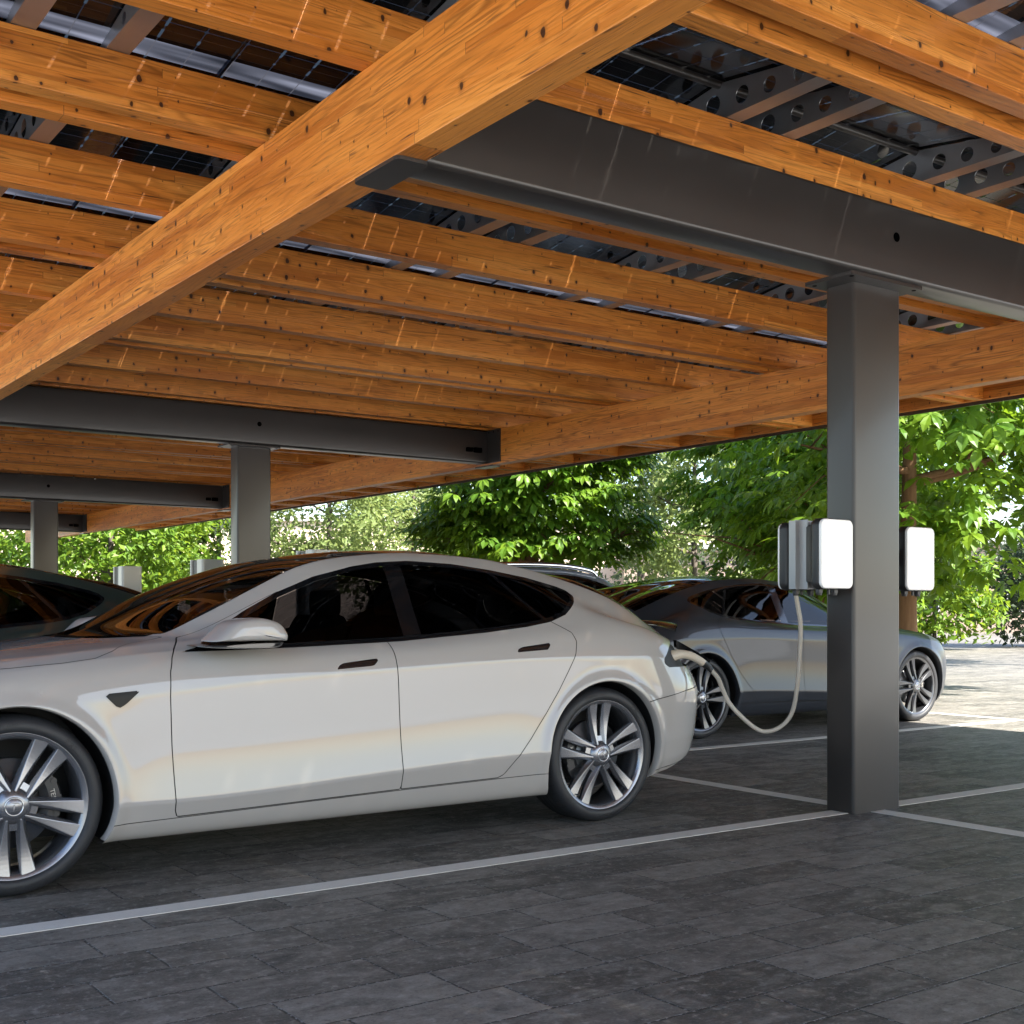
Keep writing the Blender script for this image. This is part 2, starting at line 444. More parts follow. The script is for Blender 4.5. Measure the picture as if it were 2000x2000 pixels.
# columns
def make_column(y):
    b = MB()
    b.prism(rrect(-0.2, 0.2, -0.1, 0.1, 0.022, 5), 'z', 0.0, 2.908, smooth=False)
    for q in range(len(b.sm)): b.sm[q] = len(b.f[q]) == 4
    c = b.build("steel_column", M['steel'], cp, (0, y, 0))
    p = MB(); p.prism(rrect(-0.34, 0.27, -0.20, 0.13, 0.012, 3), 'z', 2.9085, 2.927)
    cpn = p.build("cap_plate", M['steel'], c)
    for (bx, by) in ((-0.30, 0.09), (0.232, -0.165), (-0.30, -0.165), (0.232, 0.09)):
        h = MB(); h.cyl((bx, by, 2.9075), (bx, by, 2.9086), 0.013, n=12); h.build("bolt_hole_shade", M['flat_black'], c)  # black disc painted as the shade of a bolt hole
def make_beam(y):
    b = MB()
    prof = rrect(y-0.222, y-0.022, 2.928, 3.334, 0.026, 5)
    b.prism(prof, 'x', -3.034, 3.034)
    for q in range(len(b.sm)): b.sm[q] = len(b.f[q]) == 4
    c = b.build("steel_beam", M['steel'], cp)
    h = MB(); h.cyl((0.005, y-0.2235, 3.155), (0.005, y-0.21, 3.155), 0.026, n=20); h.build("cable_hole_shade", M['flat_black'], c)  # black disc on the face stands for the shaded inside of the hole
    for s in (-1, 1):
        e = MB(); e.box(min(s*3.0345, s*3.0495), max(s*3.0345, s*3.0495), y-0.50, y+0.02, 2.9275, 3.3345, bev=0.003)
        for k in range(5):
            e.cyl((s*3.0335, y-0.46+0.1*k, 3.305), (s*3.0346, y-0.46+0.1*k, 3.305), 0.010, n=10, m=1)  # black dots stand for shaded plate holes
        e.build("end_plate", [M['steel'], M['flat_black']], c)
        u = MB(); u.prism(rrect(min(s*3.036, s*3.188), max(s*3.036, s*3.188), y-0.30, y+0.07, 0.03, 5), 'z', 2.891, 2.9063)
        u.build("support_plate", M['steel'], c)
    k = MB(); k.box(2.72, 2.80, y-0.262, y-0.2225, 3.055, 3.105, bev=0.004); k.box(2.83, 2.93, y-0.27, y-0.2225, 3.05, 3.11, bev=0.004)
    k.build("connector_box", M['flat_black'], c)
for y in (0.0, 8.4, 16.8, 25.2):
    make_column(y); make_beam(y)
# girders: long timber beams along Y (mesh along local X, turned a quarter)
gm = MB(); L = YB-YA
gm.box(-L/2, L/2, -0.0675, 0.0675, 0, ZG1-ZG0-0.001, bev=0.004)
gme = gm.mesh("girder", M['wood'])
for s in (-1, 1):
    o = bpy.data.objects.new("girder", gme); link(o, cp)
    o.location = (s*(3.05+0.0675), (YA+YB)/2, ZG0); o.rotation_euler = (0, 0, R(90))
# purlins
T = 2.325
pm = MB(); pm.box(-6.03, 6.03, -0.05, 0.05, 0, ZP1-ZP0, bev=0.004)
pme = pm.mesh("purlin", M['wood'])
k0 = math.ceil((YA+0.05)/T); PURL = []
for k in range(-5, 14):
    y = -0.05 + T*k
    for yy in (y, y+0.98+0.05, y+1.217+0.05):
        if YA+0.05 < yy < YB-0.05: PURL.append(yy)
for yy in PURL:
    o = bpy.data.objects.new("purlin", pme); link(o, cp); o.location = (0, yy, ZP0+0.0005)
# folded punched rails over each ridge, in pairs
ZR = 3.76; ZV = 3.60; HP = T/2
def ztop(dy): return ZR - (ZR-ZV)*abs(dy)/HP
def make_rail():
    bm = bmesh.new()
    th = 0.0025
    # web outline (y, z) with holes, triangulated by filling
    n_h = [(-0.86, 0.022), (-0.70, 0.028), (-0.52, 0.034), (-0.34, 0.040), (-0.16, 0.044), (0.04, 0.050), (0.20, 0.042), (0.38, 0.036), (0.56, 0.030), (0.74, 0.026)]
    out = [(-1.10, 3.577), (1.10, 3.577), (1.10, ztop(1.1)), (0.0, ZR), (-1.10, ztop(1.1))]
    edges = []
    def loop(pts):
        vs = [bm.verts.new((0, p[0], p[1])) for p in pts]
        return [bm.edges.new((vs[i], vs[(i+1) % len(vs)])) for i in range(len(vs))]
    edges += loop(out)
    for (hy, hr) in n_h:
        zc = (3.577 + ztop(hy))/2 - 0.002
        edges += loop([(hy + hr*math.cos(2*math.pi*i/18), zc + min(hr, (ztop(hy)-3.577)/2-0.012)*math.sin(2*math.pi*i/18)) for i in range(18)])
    bmesh.ops.triangle_fill(bm, use_beauty=True, edges=edges)
    r = bmesh.ops.extrude_face_region(bm, geom=bm.faces[:])
    for q in r['geom']:
        if isinstance(q, bmesh.types.BMVert): q.co.x += th
    mb = MB(); mb.bm(bm)
    mb.box(th, 0.105, -1.10, 1.10, 3.577, 3.579)          # lower flange
    mb.box(th, 0.012, -1.10, 1.10, 3.579, 3.590)
    for s in (-1, 1):
        v = [(0, 0, ZR), (0.05, 0, ZR), (0.05, s*1.1, ztop(1.1)), (0, s*1.1, ztop(1.1))]
        v += [(q[0], q[1], q[2]+0.002) for q in v]
        mb.add(v, [(0,1,2,3),(7,6,5,4),(0,4,5,1),(1,5,6,2),(2,6,7,3),(3,7,4,0)])
    return mb.mesh("punched_rail", M['galv'])
rme = make_rail()
RX = [-1.18+1.58*k for k in range(-3, 5)]
for k in range(-2, 7):
    for xr in RX:
        for d in (0.0, 0.40):
            if -6.0 < xr+d < 5.9:
                o = bpy.data.objects.new("punched_rail", rme); link(o, cp); o.location = (xr+d, -0.05+T*k, 0)
# ridge profiles
rb = MB(); rb.cyl((-6.1, 0, 0), (6.1, 0, 0), 0.022, n=14)
rbm = rb.mesh("ridge_tube", M['steel'])
for k in range(-3, 13):
    o = bpy.data.objects.new("ridge_tube", rbm); link(o, cp); o.location = (0, -0.05+T*k, ZR-0.004)
# solar panels: two slopes per period
SL = math.hypot(HP, ZR-ZV); ANG = math.atan2(ZR-ZV, HP)
PW = 1.5792
def panel_mesh():
    b = MB(); h = SL/2-0.004
    y0, y1 = h-0.235, h-0.10        # added translucent strip near the valley edge, imitates sky glare
    t = 0.006
    def quad(a, c, mi):
        b.add([(-PW/2,a,0),(PW/2,a,0),(PW/2,c,0),(-PW/2,c,0)], [(0,3,2,1)], mi)
    quad(-h, y0, 0); quad(y0, y1, 1); quad(y1, h, 0)
    for a, c in ((-h, -h+0.006), (h-0.006, h)):
        b.box(-PW/2, PW/2, a, c, 0.0005, 0.03, 2)
    b.box(-PW/2, -PW/2+0.006, -h+0.006, h-0.006, 0.0005, 0.03, 2); b.box(PW/2-0.006, PW/2, -h+0.006, h-0.006, 0.0005, 0.03, 2)
    return b
pbm = panel_mesh()
pme2 = pbm.mesh("solar_panel", [M['panel'], M['glare_band'], M['steel']])
# plain module (no strip) for the other slope
b2 = MB(); h = SL/2-0.004
b2.add([(-PW/2,-h,0),(PW/2,-h,0),(PW/2,h,0),(-PW/2,h,0)], [(0,3,2,1)], 0)
for a, c in ((-h, -h+0.006), (h-0.006, h)): b2.box(-PW/2, PW/2, a, c, 0.0005, 0.03, 1)
pme3 = b2.mesh("solar_panel", [M['panel'], M['steel']])
rest = MB()
PX0 = [6.10-0.79-1.58*k for k in range(8)]
npan = 0
for k in range(-3, 13):
    for s in (1, -1):
        yc = -0.05+T*k+s*HP/2
        for px in PX0:
            rot = Matrix.Rotation(-s*ANG, 4, 'X')
            mat = Matrix.Translation((px, yc, (ZR+ZV)/2+0.012)) @ rot
            if -2.6 < yc < 5.6:
                o = bpy.data.objects.new("solar_panel", pme2 if s == 1 else pme3); link(o, cp)
                o.matrix_local = mat; npan += 1
            else:
                src = pbm if s == 1 else b2
                mm = src.m if s == 1 else [q if q == 0 else 2 for q in src.m]
                bb = len(rest.v)
                rest.v.extend([tuple(mat @ Vector(q)) for q in src.v]); rest.f.extend([tuple(i+bb for i in f) for f in src.f])
                rest.m.extend(mm); rest.sm.extend(src.sm)
# joined far panels: give cells from generated object coords of the whole field -> local cell coordinates per slope
o = rest.build("solar_panel", [M['panel'], M['glare_band'], M['steel']], cp); tag(o, kind="stuff")
# eaves: a timber end board across the purlin ends and a steel flashing outside it
for s in (-1, 1):
    fb = MB(); fb.box(-(YB-YA)/2, (YB-YA)/2, -0.03, 0.03, 0.006, ZP1-ZP0-0.004, bev=0.003)
    o = fb.build("end_board", M['wood'], cp, (s*6.0615, (YA+YB)/2, ZP0), R(90))
    b = MB(); b.box(min(s*6.093, s*6.115), max(s*6.093, s*6.115), YA, YB, 3.305, 3.640)
    b.build("flashing", M['steel'], cp)
# strips added along the valleys to keep sun lines off the ground
vb = MB(); vb.box(-6.1, 6.1, -0.03, 0.03, 0, 0.006); vbm = vb.mesh("valley_sun_stop", M['steel'])
for k in range(-3, 13):
    o = bpy.data.objects.new("valley_sun_stop", vbm); link(o, cp); o.location = (0, -0.05+T*k+HP, ZV+0.022)
# ------------------------------------------------------------------ car materials
def car_paint(name, color, metal=0.0, rough=0.35, flake=0.0, coat=1.0, coat_r=0.012):
    m = NT(name)
    m.P(Base_Color=color, Metallic=metal, Roughness=rough, Specular_IOR_Level=0.15, Coat_Weight=coat, Coat_Roughness=coat_r, Coat_IOR=1.55)
    tc = m.n("ShaderNodeTexCoord").outputs['Object']
    if flake > 0:
        f = m.noise(tc, 900.0, 1)
        m.set(m.b, 'Base Color', m.mix(f, tuple(q*(1-flake) for q in color), tuple(min(1, q*(1+flake)) for q in color)))
    return m.mat
M['white'] = car_paint("pearl_white_paint", (0.40, 0.378, 0.356), 0.0, 0.55, 0.02)
M['grey'] = car_paint("satin_grey_paint", (0.026, 0.029, 0.036), 0.20, 0.42, 0.10, 0.50, 0.05)
M['green'] = car_paint("dark_green_paint", (0.040, 0.056, 0.049), 0.3, 0.35, 0.05)
M['suvblue'] = car_paint("blue_grey_paint", (0.20, 0.225, 0.28), 0.5, 0.32, 0.05)
M['black_gloss'] = simple("gloss_black_trim", (0.006, 0.006, 0.007), 0.12, 0, 0.5, 0.5)
M['marker'] = simple('black_marker_plastic', (0.004, 0.004, 0.004), 0.35, 0, 0.2)
M['black_matt'] = simple("matt_black_plastic", (0.012, 0.012, 0.013), 0.6)
M['rubber'] = simple("tyre_rubber", (0.021, 0.022, 0.025), 0.52, 0, 0.4, var=0.15, vscale=30, bumpk=0.04)
M['rubber_text'] = simple("tyre_lettering", (0.012, 0.012, 0.013), 0.75)
M['rim'] = simple("silver_grey_alloy", (0.21, 0.215, 0.235), 0.27, 0.8, 0.5, 0.35, 0.15)
M['rim_dark'] = simple("dark_grey_alloy", (0.075, 0.078, 0.086), 0.28, 0.75, 0.5, 0.35, 0.15)
M['disc'] = simple("brake_disc_iron", (0.16, 0.165, 0.17), 0.42, 0.85, var=0.2, vscale=60)
M['caliper'] = simple("dark_caliper", (0.022, 0.022, 0.024), 0.45)
M['lettering'] = simple("pale_lettering", (0.55, 0.52, 0.46), 0.5)
M['chrome'] = simple("brushed_chrome", (0.55, 0.56, 0.58), 0.16, 1.0)
M['cabin'] = simple("black_cabin", (0.012, 0.012, 0.013), 0.75)
M['seat'] = simple("charcoal_seat", (0.022, 0.022, 0.024), 0.55)
m = NT("tinted_car_glass")
tr = m.n("ShaderNodeBsdfTransparent"); tr.inputs[0].default_value = (0.11, 0.11, 0.12, 1)
gl = m.n("ShaderNodeBsdfGlossy"); gl.inputs['Color'].default_value = (1, 1, 1, 1); gl.inputs['Roughness'].default_value = 0.0
fr = m.n("ShaderNodeFresnel", i_IOR=1.36)
mx = m.n("ShaderNodeMixShader"); m.set(mx, 0, fr.outputs[0])
m.t.links.new(tr.outputs[0], mx.inputs[1]); m.t.links.new(gl.outputs[0], mx.inputs[2]); m.t.links.new(mx.outputs[0], m.out.inputs[0])
M['glass'] = m.mat
m = NT("tail_lamp_lens")
m.P(Base_Color=(0.09, 0.006, 0.006), Roughness=0.08, Coat_Weight=1.0); M['lamp'] = m.mat
m = NT("head_lamp_lens")
m.P(Base_Color=(0.25, 0.26, 0.27), Roughness=0.08, Coat_Weight=1.0); M['headlamp'] = m.mat

# ------------------------------------------------------------------ body surface
def pchip(xs, ys, xq):
    xs = np.array(xs, float); ys = np.array(ys, float); h_ = np.diff(xs); d = np.diff(ys)/h_
    mm = np.zeros(len(xs))
    for i in range(1, len(xs)-1):
        if d[i-1]*d[i] > 0:
            w1 = 2*h_[i]+h_[i-1]; w2 = h_[i]+2*h_[i-1]; mm[i] = (w1+w2)/(w1/d[i-1]+w2/d[i])
    mm[0] = d[0]; mm[-1] = d[-1]
    xq = np.clip(xq, xs[0], xs[-1]); i = np.clip(np.searchsorted(xs, xq)-1, 0, len(h_)-1)
    t = (xq-xs[i])/h_[i]; hh = h_[i]
    return ((1+2*t)*(1-t)**2)*ys[i] + t*(1-t)**2*hh*mm[i] + t*t*(3-2*t)*ys[i+1] + t*t*(t-1)*hh*mm[i+1]

def nat_spline(S, Pt, sq):
    """natural cubic spline through Pt (n,3) at parameters S"""
    n = len(S); h_ = np.diff(S)
    A = np.zeros((n, n)); B = np.zeros((n, Pt.shape[1])); A[0, 0] = A[-1, -1] = 1
    for i in range(1, n-1):
        A[i, i-1] = h_[i-1]; A[i, i] = 2*(h_[i-1]+h_[i]); A[i, i+1] = h_[i]
        B[i] = 6*((Pt[i+1]-Pt[i])/h_[i]-(Pt[i]-Pt[i-1])/h_[i-1])
    Mm = np.linalg.solve(A, B)
    i = np.clip(np.searchsorted(S, sq)-1, 0, n-2); a = ((S[i+1]-sq)/h_[i])[:, None]; b = ((sq-S[i])/h_[i])[:, None]; hh = (h_[i]**2)[:, None]/6
    return a*Pt[i]+b*Pt[i+1]+((a**3-a)*Mm[i]+(b**3-b)*Mm[i+1])*hh

SEDAN = dict(
 xe=(-0.95, 4.06),
 F=[-.78,-.85,-.90,-.93,-.945,-.935,-.92,-.90,-.88,-.865,-.855,-.845,-.84,-.835],
 T=[3.94,3.98,4.02,4.045,4.06,4.06,4.03,3.99,3.97,3.97,3.98,4.00,4.01,4.02],
 z={0:([-.95,-.4,.4,2.5,3.1,3.5,4.06],[.215,.165,.166,.168,.19,.215,.29]),
    1:([-.95,-.4,.4,2.5,3.1,3.5,4.06],[.22,.172,.172,.174,.196,.225,.30]),
    2:([-.95,-.4,.4,1.7,2.3,3.1,4.06],[.28,.245,.240,.262,.270,.285,.34]),
    3:([-.95,-.4,.66,1.72,2.3,3.1,4.06],[.36,.33,.325,.369,.392,.40,.42]),
    4:([-.95,-.4,.66,2.3,3.1,4.06],[.45,.47,.47,.52,.53,.53]),
    5:([-.95,-.4,.66,2.3,3.1,4.06],[.54,.61,.63,.70,.70,.66]),
    6:([-.95,-.5,0,.62,1.15,1.7,2.5,3.1,3.6,4.06],[.60,.69,.735,.775,.818,.842,.868,.868,.83,.79]),
    7:([-.95,-.5,0,.62,1.15,1.7,2.3,2.75,3.2,3.6,4.06],[.645,.755,.822,.872,.898,.918,.952,.972,.955,.915,.87]),
    8:([-.95,-.5,0,.35,.69,1.19,1.76,2.25,2.64,2.9,3.3,3.6,4.06],[.67,.795,.876,.918,.945,.955,.976,1.012,1.042,1.043,1.005,.955,.905]),
    9:([-.95,-.5,0,.35,.69,.85,1.05,1.4,1.94,2.4,2.7,2.95,3.25,3.6,4.06],[.685,.818,.905,.946,.972,1.000,1.045,1.115,1.172,1.172,1.158,1.115,1.045,.975,.925]),
    10:([-.95,-.5,0,.35,.62,.76,.886,1.036,1.205,1.407,1.618,1.937,2.195,2.43,2.653,2.848,3.023,3.3,3.6,4.06],[.70,.835,.921,.959,.986,1.006,1.052,1.120,1.197,1.272,1.324,1.359,1.349,1.320,1.283,1.237,1.175,1.075,.990,.945]),
    11:([-.95,-.5,0,.35,.60,.70,.82,1.04,1.2,1.359,1.583,1.979,2.4,2.68,2.98,3.24,3.51,3.7,4.06],[.71,.845,.931,.968,.992,1.016,1.072,1.176,1.252,1.322,1.372,1.404,1.386,1.341,1.268,1.187,1.085,1.022,.968]),
    12:([-.95,-.5,0,.35,.52,.65,.88,1.22,1.4,1.586,1.828,2.141,2.5,2.75,3.0,3.24,3.51,3.72,3.9,4.06],[.72,.858,.944,.982,1.000,1.053,1.178,1.307,1.358,1.388,1.420,1.432,1.403,1.355,1.290,1.210,1.105,1.045,1.022,.985]),
    13:([-.95,-.5,0,.35,.50,.62,.88,1.22,1.4,1.586,1.828,2.141,2.5,2.75,3.0,3.24,3.51,3.72,3.9,4.06],[.725,.864,.950,.988,1.008,1.060,1.190,1.318,1.368,1.398,1.428,1.439,1.410,1.362,1.297,1.217,1.112,1.052,1.032,.992])},
 y={0:([-.95,.4,2.5,4.06],[.76,.82,.82,.84]),
    1:([-.95,.4,2.5,4.06],[.84,.900,.900,.90]),
    2:([-.95,.4,2.5,4.06],[.90,.958,.958,.935]),
    3:([-.95,0,.66,2.3,3.1,4.06],[.93,.965,.990,.992,.974,.945]),
    4:([-.95,0,.66,2.3,3.1,4.06],[.945,.972,.974,.976,.978,.955]),
    5:([-.95,0,.66,2.3,3.1,4.06],[.945,.978,.966,.967,.982,.955]),
    6:([-.95,0,.66,1.7,2.3,3.1,4.06],[.935,.970,.962,.963,.968,.978,.94]),
    7:([-.95,0,.66,1.7,2.3,3.1,3.5,4.06],[.915,.945,.940,.938,.940,.950,.930,.89]),
    8:([-.95,-.4,0,.35,.69,1.2,1.76,2.3,2.75,3.1,3.5,4.06],[.89,.90,.895,.885,.872,.868,.868,.875,.890,.905,.885,.85]),
    9:([-.95,-.4,0,.35,.69,1.1,1.5,1.94,2.4,2.75,3.0,3.3,3.6,4.06],[.85,.85,.83,.815,.815,.800,.778,.765,.775,.795,.820,.820,.80,.78]),
    10:([-.95,-.4,0,.35,.65,.85,1.1,1.5,1.94,2.4,2.75,3.0,3.3,3.6,4.06],[.76,.77,.74,.73,.745,.735,.705,.665,.650,.658,.680,.705,.725,.73,.70]),
    11:([-.95,-.4,0,.35,.65,.85,1.1,1.5,1.94,2.4,2.75,3.0,3.3,3.6,4.06],[.62,.62,.61,.62,.665,.665,.635,.595,.580,.588,.605,.622,.635,.63,.60]),
    12:([-.95,0,.65,1.94,3.0,3.6,4.06],[.32,.32,.34,.30,.31,.32,.31]),
    13:([-.95,4.06],[0,0])})

import copy
SUV = copy.deepcopy(SEDAN)
SUV['z'].update({
    8:([-.95,-.5,0,.35,.69,1.19,1.76,2.25,2.64,2.9,3.3,3.6,4.06],[.74,.88,.97,1.01,1.035,1.045,1.06,1.075,1.085,1.09,1.08,1.05,1.00]),
    9:([-.95,-.5,0,.35,.69,.85,1.05,1.4,1.94,2.4,2.7,2.95,3.25,3.6,4.06],[.76,.90,.99,1.03,1.07,1.10,1.16,1.25,1.30,1.31,1.31,1.29,1.25,1.17,1.03]),
    10:([-.95,-.5,0,.35,.62,.76,.886,1.036,1.205,1.407,1.618,1.937,2.195,2.43,2.653,2.848,3.023,3.3,3.6,4.06],[.78,.92,1.005,1.045,1.08,1.11,1.17,1.255,1.34,1.42,1.475,1.515,1.52,1.515,1.505,1.49,1.47,1.40,1.28,1.05]),
    11:([-.95,-.5,0,.35,.60,.70,.82,1.04,1.2,1.359,1.583,1.979,2.4,2.68,2.98,3.24,3.51,3.7,4.06],[.79,.93,1.015,1.055,1.085,1.12,1.19,1.315,1.40,1.47,1.53,1.57,1.575,1.565,1.545,1.51,1.44,1.34,1.07]),
    12:([-.95,-.5,0,.35,.52,.65,.88,1.22,1.4,1.586,1.828,2.141,2.5,2.75,3.0,3.24,3.51,3.72,3.9,4.06],[.80,.94,1.025,1.065,1.09,1.14,1.27,1.435,1.50,1.545,1.58,1.60,1.60,1.59,1.575,1.55,1.50,1.40,1.25,1.08]),
    13:([-.95,-.5,0,.35,.50,.62,.88,1.22,1.4,1.586,1.828,2.141,2.5,2.75,3.0,3.24,3.51,3.72,3.9,4.06],[.805,.945,1.03,1.07,1.095,1.145,1.28,1.445,1.51,1.555,1.59,1.61,1.61,1.60,1.585,1.56,1.51,1.41,1.26,1.09])})

NK = 14
def body_grid(S, nu=420, kv=9):
    x0, x1 = S['xe']
    # station parameter denser near both ends
    a = np.linspace(0, 1, nu)
    X = x0 + (x1-x0)*(0.5-0.5*np.cos(np.pi*(0.10+0.80*a)))
    X = (X-X[0])/(X[-1]-X[0])*(x1-x0)+x0
    # extra stations at the very ends for the rounding
    t = np.linspace(0, 1, 26)[1:]
    Xf = X[X > x0+0.30]; Xf = Xf[Xf < x1-0.40]
    front = x0+0.30*(1-np.sin(t*math.pi/2))[::-1]
    rear = x1-0.40*(1-np.sin(t*math.pi/2))
    X = np.concatenate([front, Xf, rear])
    C = np.zeros((len(X), NK, 3))
    ker = np.exp(-0.5*(np.arange(-6, 7)/2.6)**2); ker /= ker.sum()
    def smooth(x_, y_):
        xd = np.linspace(x0-0.3, x1+0.3, 420); yd = pchip(x_, y_, xd)
        # end values continued linearly
        yd = np.convolve(np.pad(yd, 6, mode='edge'), ker, 'valid')
        return lambda q: np.interp(q, xd, yd)
    for k in range(NK):
        zf = smooth(*S['z'][k]); yf = smooth(*S['y'][k])
        z = zf(X); y = yf(X).copy()
        sf = np.clip((-0.20-X)/(-0.20-x0), 0, 1); sr = np.clip((X-3.15)/(x1-3.15), 0, 1)
        y *= np.clip(1-sf**2.3, 0, 1)**(1/2.3) * np.clip(1-sr**(2.5 if k < 6 else 2.15), 0, 1)**(1/(2.5 if k < 6 else 2.15))
        x = X.copy()
        x = np.where(X < -0.2, -0.2+(X+0.2)*(S['F'][k]+0.2)/(x0+0.2), x)
        x = np.where(X > 3.2, 3.2+(X-3.2)*(S['T'][k]-3.2)/(x1-3.2), x)
        C[:, k, 0] = x; C[:, k, 1] = y; C[:, k, 2] = z
    nv = (NK-1)*kv+1
    G = np.zeros((len(X), nv, 3))
    vq = np.arange(nv)/kv
    for i in range(len(X)):
        ch = np.sqrt((np.diff(C[len(X)//2], axis=0)[:, 1:]**2).sum(1)); Sx = np.concatenate([[0], np.cumsum(np.maximum(ch, 0.02))])
        sq = np.interp(vq, np.arange(NK), Sx)
        xm = C[i, 8, 0]; wg = float(np.clip(min((xm+0.15)/0.4, (3.05-xm)/0.35), 0, 1))
        for a_, b_ in ((0, 2), (2, 3), (3, 6), (6, 13)):
            sel = (vq >= a_) & (vq <= b_)
            if b_-a_ == 1:
                tt = (vq[sel]-a_)[:, None]; G[i, sel] = C[i, a_]*(1-tt)+C[i, b_]*tt
            else: G[i, sel] = nat_spline(Sx[a_:b_+1], C[i, a_:b_+1], sq[sel])
        if wg > 0:
            for a_, b_ in ((6, 8), (8, 11), (11, 13)):
                sel = (vq >= a_) & (vq <= b_)
                G[i, sel] = (1-wg)*G[i, sel]+wg*nat_spline(Sx[a_:b_+1], C[i, a_:b_+1], sq[sel])
    G[:, -1, 1] = 0; G[:, :, 1] = np.maximum(G[:, :, 1], 0)
    # wheel-arch flares
    r1 = np.hypot(G[..., 0], G[..., 2]-0.355); r2 = np.hypot(G[..., 0]-2.96, G[..., 2]-0.355)
    rr = np.minimum(r1, r2)
    fl = 0.016*np.exp(-((rr-0.395)/0.035)**2)*(G[..., 2] < 0.80)
    G[..., 1] += fl*(np.abs(G[..., 1]) > 0.5)
    return G

class Surf:
    """triangle soup with per-vertex normals and (v) attribute, cut along level sets"""
    def __init__(s, V, N, A, F): s.V, s.N, s.A, s.F = V, N, A, F
    @staticmethod
    def grid(G, kv):
        nu, nv, _ = G.shape
        du = np.gradient(G, axis=0); dv = np.gradient(G, axis=1)
        N = np.cross(du, dv); 
        # symmetric normal on the centre line
        N[:, -1, 1] = 0
        ln = np.linalg.norm(N, axis=2, keepdims=True); N = N/np.maximum(ln, 1e-9)
        bad = ln[..., 0] < 1e-9
        N[bad] = (1, 0, 0)
        if N[nu//2, nv//3, 1] < 0: N = -N
        I = np.arange(nu*nv).reshape(nu, nv)
        a = I[:-1, :-1].ravel(); b = I[1:, :-1].ravel(); c = I[1:, 1:].ravel(); d = I[:-1, 1:].ravel()
        F = np.concatenate([np.stack([a, b, c], 1), np.stack([a, c, d], 1)])
        A = np.tile(np.arange(nv)/kv, nu)
        return Surf(G.reshape(-1, 3).copy(), N.reshape(-1, 3).copy(), A, F)
    def cut(s, f):
        """returns (inside f<0, outside)"""
        f = np.where(np.abs(f) < 1e-6, 1e-6, f)
        ins = f < 0; cnt = ins[s.F].sum(1)
        Fi = [s.F[cnt == 3]]; Fo = [s.F[cnt == 0]]
        mixed = s.F[(cnt == 1) | (cnt == 2)]
        V = list(); N = list(); A = list(); n0 = len(s.V); cache = {}
        def cross(a, b):
            k = (a, b) if a < b else (b, a)
            if k not in cache:
                t = f[k[0]]/(f[k[0]]-f[k[1]])
                V.append(s.V[k[0]]*(1-t)+s.V[k[1]]*t); N.append(s.N[k[0]]*(1-t)+s.N[k[1]]*t); A.append(s.A[k[0]]*(1-t)+s.A[k[1]]*t)
                cache[k] = n0+len(V)-1
            return cache[k]
        ti = []; to = []
        for t in mixed:
            t = [int(q) for q in t]; m_ = [bool(ins[q]) for q in t]
            want = sum(m_) == 1
            while m_[0] != want or m_[1] == want:
                t = t[1:]+t[:1]; m_ = m_[1:]+m_[:1]
            a, b, c = t; ab = cross(a, b); ac = cross(a, c)
            one = (a, ab, ac); two = [(ab, b, c), (ab, c, ac)]
            if want: ti.append(one); to += two
            else: to.append(one); ti += two
        if V:
            V2 = np.concatenate([s.V, np.array(V)]); N2 = np.concatenate([s.N, np.array(N)]); A2 = np.concatenate([s.A, np.array(A)])
        else: V2, N2, A2 = s.V, s.N, s.A
        if ti: Fi.append(np.array(ti))
        if to: Fo.append(np.array(to))
        return Surf(V2, N2, A2, np.concatenate(Fi)).clean(), Surf(V2, N2, A2, np.concatenate(Fo)).clean()
    def clean(s):
        if len(s.F) == 0: return s
        u, inv = np.unique(s.F, return_inverse=True)
        return Surf(s.V[u], s.N[u], s.A[u], inv.reshape(-1, 3))
    def shift(s, d):
        return Surf(s.V+s.N*d, s.N, s.A, s.F)
    def mesh(s, name, mat, side=0, smooth=True):
        """side 0: both halves in one mesh, -1 / +1: that half only"""
        if side == 0:
            m_ = np.array([1, -1, 1]); n = len(s.V)
            V = np.concatenate([s.V, s.V*m_]); N = np.concatenate([s.N, s.N*m_]); F = np.concatenate([s.F, s.F[:, ::-1]+n])
        elif side < 0:
            m_ = np.array([1, -1, 1]); V = s.V*m_; N = s.N*m_; F = s.F[:, ::-1]
        else: V, N, F = s.V, s.N, s.F
        # orient faces along the normals
        fn = np.cross(V[F[:, 1]]-V[F[:, 0]], V[F[:, 2]]-V[F[:, 0]])
        flip = (fn*N[F].mean(1)).sum(1) < 0
        F = F.copy(); F[flip] = F[flip][:, ::-1]
        me = bpy.data.meshes.new(name)
        me.from_pydata(V.tolist(), [], F.tolist())
        me.materials.append(mat)
        me.polygons.foreach_set('use_smooth', [smooth]*len(F))
        N = N/np.maximum(np.linalg.norm(N, axis=1, keepdims=True), 1e-9)
        me.normals_split_custom_set_from_vertices([tuple(q) for q in N])
        me.update(); return me

def sdf(poly, x, z):
    """signed distance to closed polygon, negative inside"""
    P = np.array(poly, float); Q = np.roll(P, -1, axis=0)
    p = np.stack([x, z], 1); best = np.full(len(p), 1e9); inside = np.zeros(len(p), bool)
    for a, b in zip(P, Q):
        e = b-a; w_ = p-a; t = np.clip((w_@e)/max(e@e, 1e-12), 0, 1)
        d = np.hypot(*(w_-t[:, None]*e).T); best = np.minimum(best, d)
        c = (a[1] > p[:, 1]) != (b[1] > p[:, 1])
        with np.errstate(divide='ignore', invalid='ignore'):
            xi = (b[0]-a[0])*(p[:, 1]-a[1])/(b[1]-a[1])+a[0]
        inside ^= c & (p[:, 0] < xi)
    return np.where(inside, -best, best)
def line_side(pts, x, z):
    """signed horizontal distance x - x_line(z) for a line monotone in z"""
    P = sorted(pts, key=lambda q: q[1]); return x-np.interp(z, [q[1] for q in P], [q[0] for q in P])

